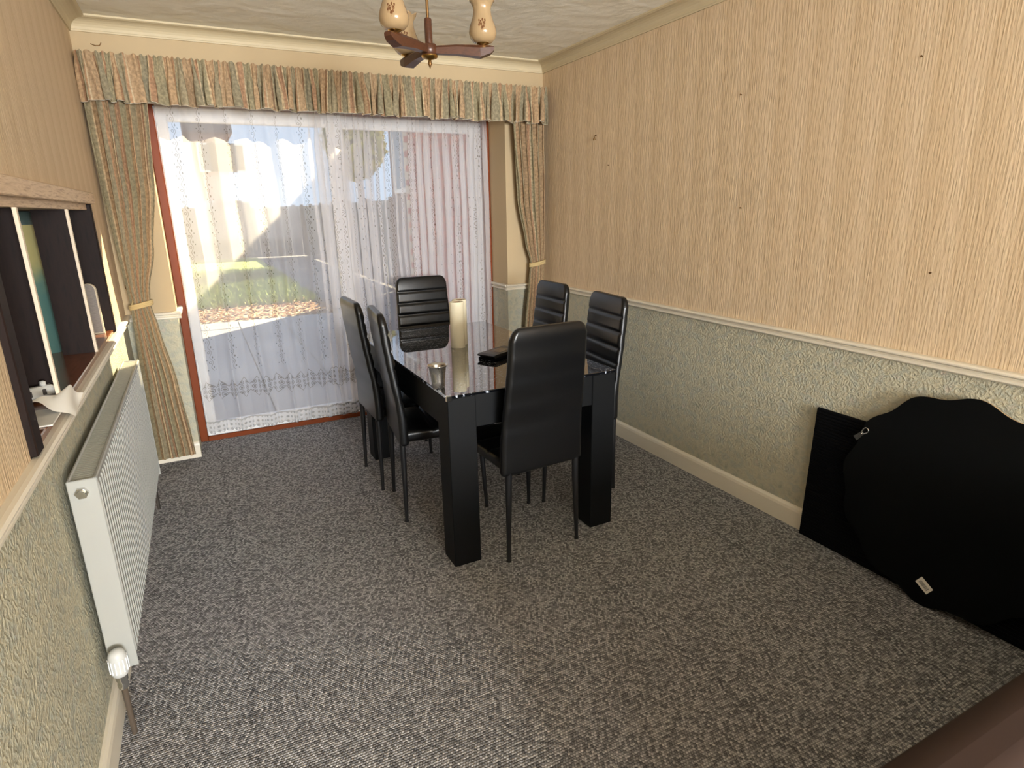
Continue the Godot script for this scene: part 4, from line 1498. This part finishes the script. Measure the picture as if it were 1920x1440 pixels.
# ---------------------------------------------------------------- boards leaning on the right wall
func boards() -> void:
	# ribbed black sheet
	var z0 := 2.402
	var z1 := 3.46
	var bot := Vector3(2.672, 0, 0)
	var up := Vector3(0.016, 0.604, 0).normalized()
	var nor := Vector3(-up.y, up.x, 0)
	var rings := []
	var n := 43
	var prof := PackedVector2Array()
	prof.append(Vector2(-0.006, 0.0))
	for i in n:
		var a := 0.604 * i / n
		prof.append(Vector2(0.0, a + 0.001))
		prof.append(Vector2(0.004, a + 0.004))
		prof.append(Vector2(0.004, a + 0.010))
		prof.append(Vector2(0.0, a + 0.013))
	prof.append(Vector2(-0.006, 0.604))
	for z in [z0, z1]:
		var r := PackedVector3Array()
		for p in prof:
			r.append(bot + up * p.y + nor * p.x + Vector3(0, 0, z))
		rings.append(r)
	var o := Vector3(2.67, 0, 2.9)
	var mb := MB.new(o)
	mb.loft(rings, false)
	single("ribbed_sheet", mb, M.mattblack, "black ribbed rectangular sheet leaning on the right wall behind the scalloped board", "sheet", o)
	# scalloped round board seen from its back
	var cz := 2.975
	var R := 0.392
	bot = Vector3(2.622, 0, 0)
	up = Vector3(0.055, 0.785, 0).normalized()
	nor = Vector3(-up.y, up.x, 0)
	o = Vector3(2.63, 0, cz)
	var t := thing("scalloped_board", "black backed round scalloped mirror leaning against the right wall, back facing out", "mirror", o)
	var ring := func(s: float, push: float) -> PackedVector3Array:
		var r := PackedVector3Array()
		for j in 144:
			var a := TAU * j / 144
			var rad := (R + 0.010 * cos(12.0 * a + 0.6)) * s
			r.append(bot + up * (R + 0.01 + rad * sin(a)) + Vector3(0, 0, cz + rad * cos(a)) + nor * push)
		return r
	mb = MB.new(o)
	mb.loft([ring.call(0.993, -0.0145), ring.call(0.997, -0.012), ring.call(0.997, -0.004), ring.call(0.995, -0.003)], true)
	part("frame", mb, M.boardedge, t)
	mb = MB.new(o)
	mb.loft([ring.call(0.996, -0.0035), ring.call(1.0, -0.002), ring.call(1.0, 0.001), ring.call(0.996, 0.0025)], false)
	part("backing", mb, M.board, t)
	# hanging ring and its strap, upper left
	var at := func(z: float, y: float, push: float) -> Vector3:
		return bot + up * y + Vector3(0, 0, z) + nor * push
	mb = MB.new(o)
	var dirv := Vector2(0.044, 0.052).normalized()
	var base := Vector2(2.622, 0.560)
	var q := PackedVector2Array()
	var sd := Vector2(-dirv.y, dirv.x)
	for e in [[-0.03, -0.011], [-0.03, 0.011], [0.012, 0.008], [0.012, -0.008]]:
		var p: Vector2 = base + dirv * e[0] + sd * e[1]
		q.append(p)
	mb.prism(q, bot + nor * 0.0025, Vector3(0, 0, 1), up, nor * 0.003, 0.0008)
	var hang := part("hanger_strap", mb, M.chrome, t)
	mb = MB.new(o)
	var rings2 := []
	for i in 20:
		var a := TAU * i / 20
		var c2: Vector2 = base + dirv * (0.022 + 0.017 * cos(a)) + sd * (0.013 * sin(a) * (0.7 + 0.3 * cos(a)))
		var ctr: Vector3 = at.call(c2.x, c2.y, 0.0055)
		var rad3: Vector3 = (Vector3(0, 0, 1) * (dirv.x * cos(a) + sd.x * sin(a)) + up * (dirv.y * cos(a) + sd.y * sin(a)))
		var r := PackedVector3Array()
		for j in 8:
			var b := TAU * j / 8
			r.append(ctr + (rad3 * cos(b) + nor * sin(b)) * 0.0028)
		rings2.append(r)
	mb.loft(rings2, true, false, true)
	part("hanger_ring", mb, M.chrome, hang)
	# white barcode sticker
	var lc := Vector2(2.962, 0.082)
	var ld := Vector2(0.62, -0.40).normalized()
	var lu := Vector2(-ld.y, ld.x)
	var place := func(x0: float, x1: float, y0: float, y1: float, h0: float, h1: float) -> MB:
		var b := MB.new(o)
		var pq := PackedVector2Array([lc + ld * x0 + lu * y0, lc + ld * x1 + lu * y0, lc + ld * x1 + lu * y1, lc + ld * x0 + lu * y1])
		b.prism(pq, bot + nor * h0, Vector3(0, 0, 1), up, nor * (h1 - h0))
		return b
	var st := part("sticker", place.call(-0.027, 0.027, -0.017, 0.017, 0.0022, 0.0034), M.paperwhite, t)
	st.set_meta("label", "small white printed label stuck on the black backing")
	mb = MB.new(o)
	var rng := RandomNumberGenerator.new()
	rng.seed = 8
	var x := -0.019
	while x < 0.018:
		var wd := rng.randf_range(0.0006, 0.0018)
		var pq := PackedVector2Array([lc + ld * x + lu * -0.008, lc + ld * (x + wd) + lu * -0.008, lc + ld * (x + wd) + lu * 0.006, lc + ld * x + lu * 0.006])
		mb.prism(pq, bot + nor * 0.0033, Vector3(0, 0, 1), up, nor * 0.0004)
		x += wd + rng.randf_range(0.0008, 0.002)
	part("barcode", mb, mat(C(60, 60, 60), 0.8), st).set_meta("kind", "stuff")

# ---------------------------------------------------------------- sofa
func sofa() -> void:
	var x0 := 1.02
	var x1 := 2.62
	var o := Vector3((x0 + x1) * 0.5, 0, 4.05)
	var t := thing("sofa", "brown sofa seen from behind at the bottom right corner", "sofa", o)
	var cushion := func(a: Vector3, b: Vector3, r: float) -> MB:
		var m := MB.new(o)
		var rings := []
		var n := 8
		var c := (a + b) * 0.5
		var s := b - a
		for i in n + 1:
			var e := PI * 0.5 * i / n
			var k := 1.0 - cos(e)
			var h := r * (1.0 - sin(e))
			var ring := PackedVector3Array()
			for p in rr(s.x - 2.0 * h, s.z - 2.0 * h, r * 1.2, 6):
				ring.append(Vector3(c.x + p.x, a.y + r * k, c.z + p.y))
			rings.append(ring)
		for i in n + 1:
			var e := PI * 0.5 * i / n
			var h := r * (1.0 - cos(e))
			var ring := PackedVector3Array()
			for p in rr(s.x - 2.0 * h, s.z - 2.0 * h, r * 1.2, 6):
				ring.append(Vector3(c.x + p.x, b.y - r + r * sin(e), c.z + p.y))
			rings.append(ring)
		m.loft(rings)
		return m
	part("base", cushion.call(Vector3(x0, 0.06, 3.70), Vector3(x1, 0.40, 4.52), 0.03), M.sofa, t)
	part("back", cushion.call(Vector3(x0, 0.36, 3.61), Vector3(x1, 0.665, 3.76), 0.06), M.sofa, t)
	part("arm", cushion.call(Vector3(x0, 0.38, 3.72), Vector3(x0 + 0.2, 0.58, 4.5), 0.05), M.sofa, t)
	part("arm", cushion.call(Vector3(x1 - 0.2, 0.38, 3.72), Vector3(x1, 0.58, 4.5), 0.05), M.sofa, t)
	for k in 2:
		var xa := x0 + 0.2 + k * 0.6
		part("seat_cushion", cushion.call(Vector3(xa + 0.004, 0.385, 3.88), Vector3(xa + 0.596, 0.50, 4.54), 0.04), M.sofa, t)
		part("back_cushion", cushion.call(Vector3(xa + 0.004, 0.47, 3.745), Vector3(xa + 0.596, 0.64, 3.90), 0.05), mat(C(64, 50, 45), 0.8), t)
	for x in [x0 + 0.08, x1 - 0.08]:
		for z in [3.78, 4.44]:
			var m := MB.new(o)
			m.tube([Vector3(x, 0.08, z), Vector3(x, 0.0, z)], [0.025, 0.018], 12)
			part("foot", m, M.darkwood, t)

# ---------------------------------------------------------------- small marks on the walls
func marks() -> void:
	var mb := MB.new(Vector3(W, 1.857, 0.662))
	var p := Vector3(W, 1.857, 0.662)
	mb.tube([p + Vector3(0.002, 0.014, 0), p + Vector3(-0.010, 0.012, 0), p + Vector3(-0.014, 0.0, 0), p + Vector3(-0.010, -0.012, 0.002), p + Vector3(-0.020, -0.016, 0.004), p + Vector3(-0.024, -0.006, 0.004)], [0.0032], 8)
	single("picture_hook", mb, M.bronze, "small brass picture hook high on the right wall near the curtain", "hook", p)
	var nails := [[1.686, 0.804, "nail just below the brass hook on the right wall"], [1.922, 1.81, "lone nail high up in the middle of the right wall"], [1.919, 2.602, "nail high up toward the right end of the right wall"], [1.428, 1.863, "nail at mid height on the right wall, below the lone high nail"], [1.20, 2.75, "nail low on the beige paper above the leaning boards"]]
	for n in nails:
		var c := Vector3(W, n[0], n[1])
		mb = MB.new(c)
		mb.tube([c + Vector3(0.004, 0, 0), c + Vector3(-0.008, 0.001, 0), c + Vector3(-0.0085, 0.001, 0), c + Vector3(-0.010, 0.001, 0)], [0.0016, 0.0016, 0.0038, 0.0034], 8)
		single("nail", mb, M.bronze, "small rusty " + n[2], "nail", c, "nails left in the right wall")
	p = Vector3(0.111, 2.284, 0)
	mb = MB.new(p)
	mb.tube([p + Vector3(-0.03, 0.0, 0.002), p + Vector3(-0.012, -0.008, 0.006), p + Vector3(0.008, -0.006, 0.006), p + Vector3(0.016, 0.008, 0.003)], [0.0022], 6)
	single("cable_clip", mb, M.bronze, "short curved dark wire end on the back wall above the valance", "wire", p)
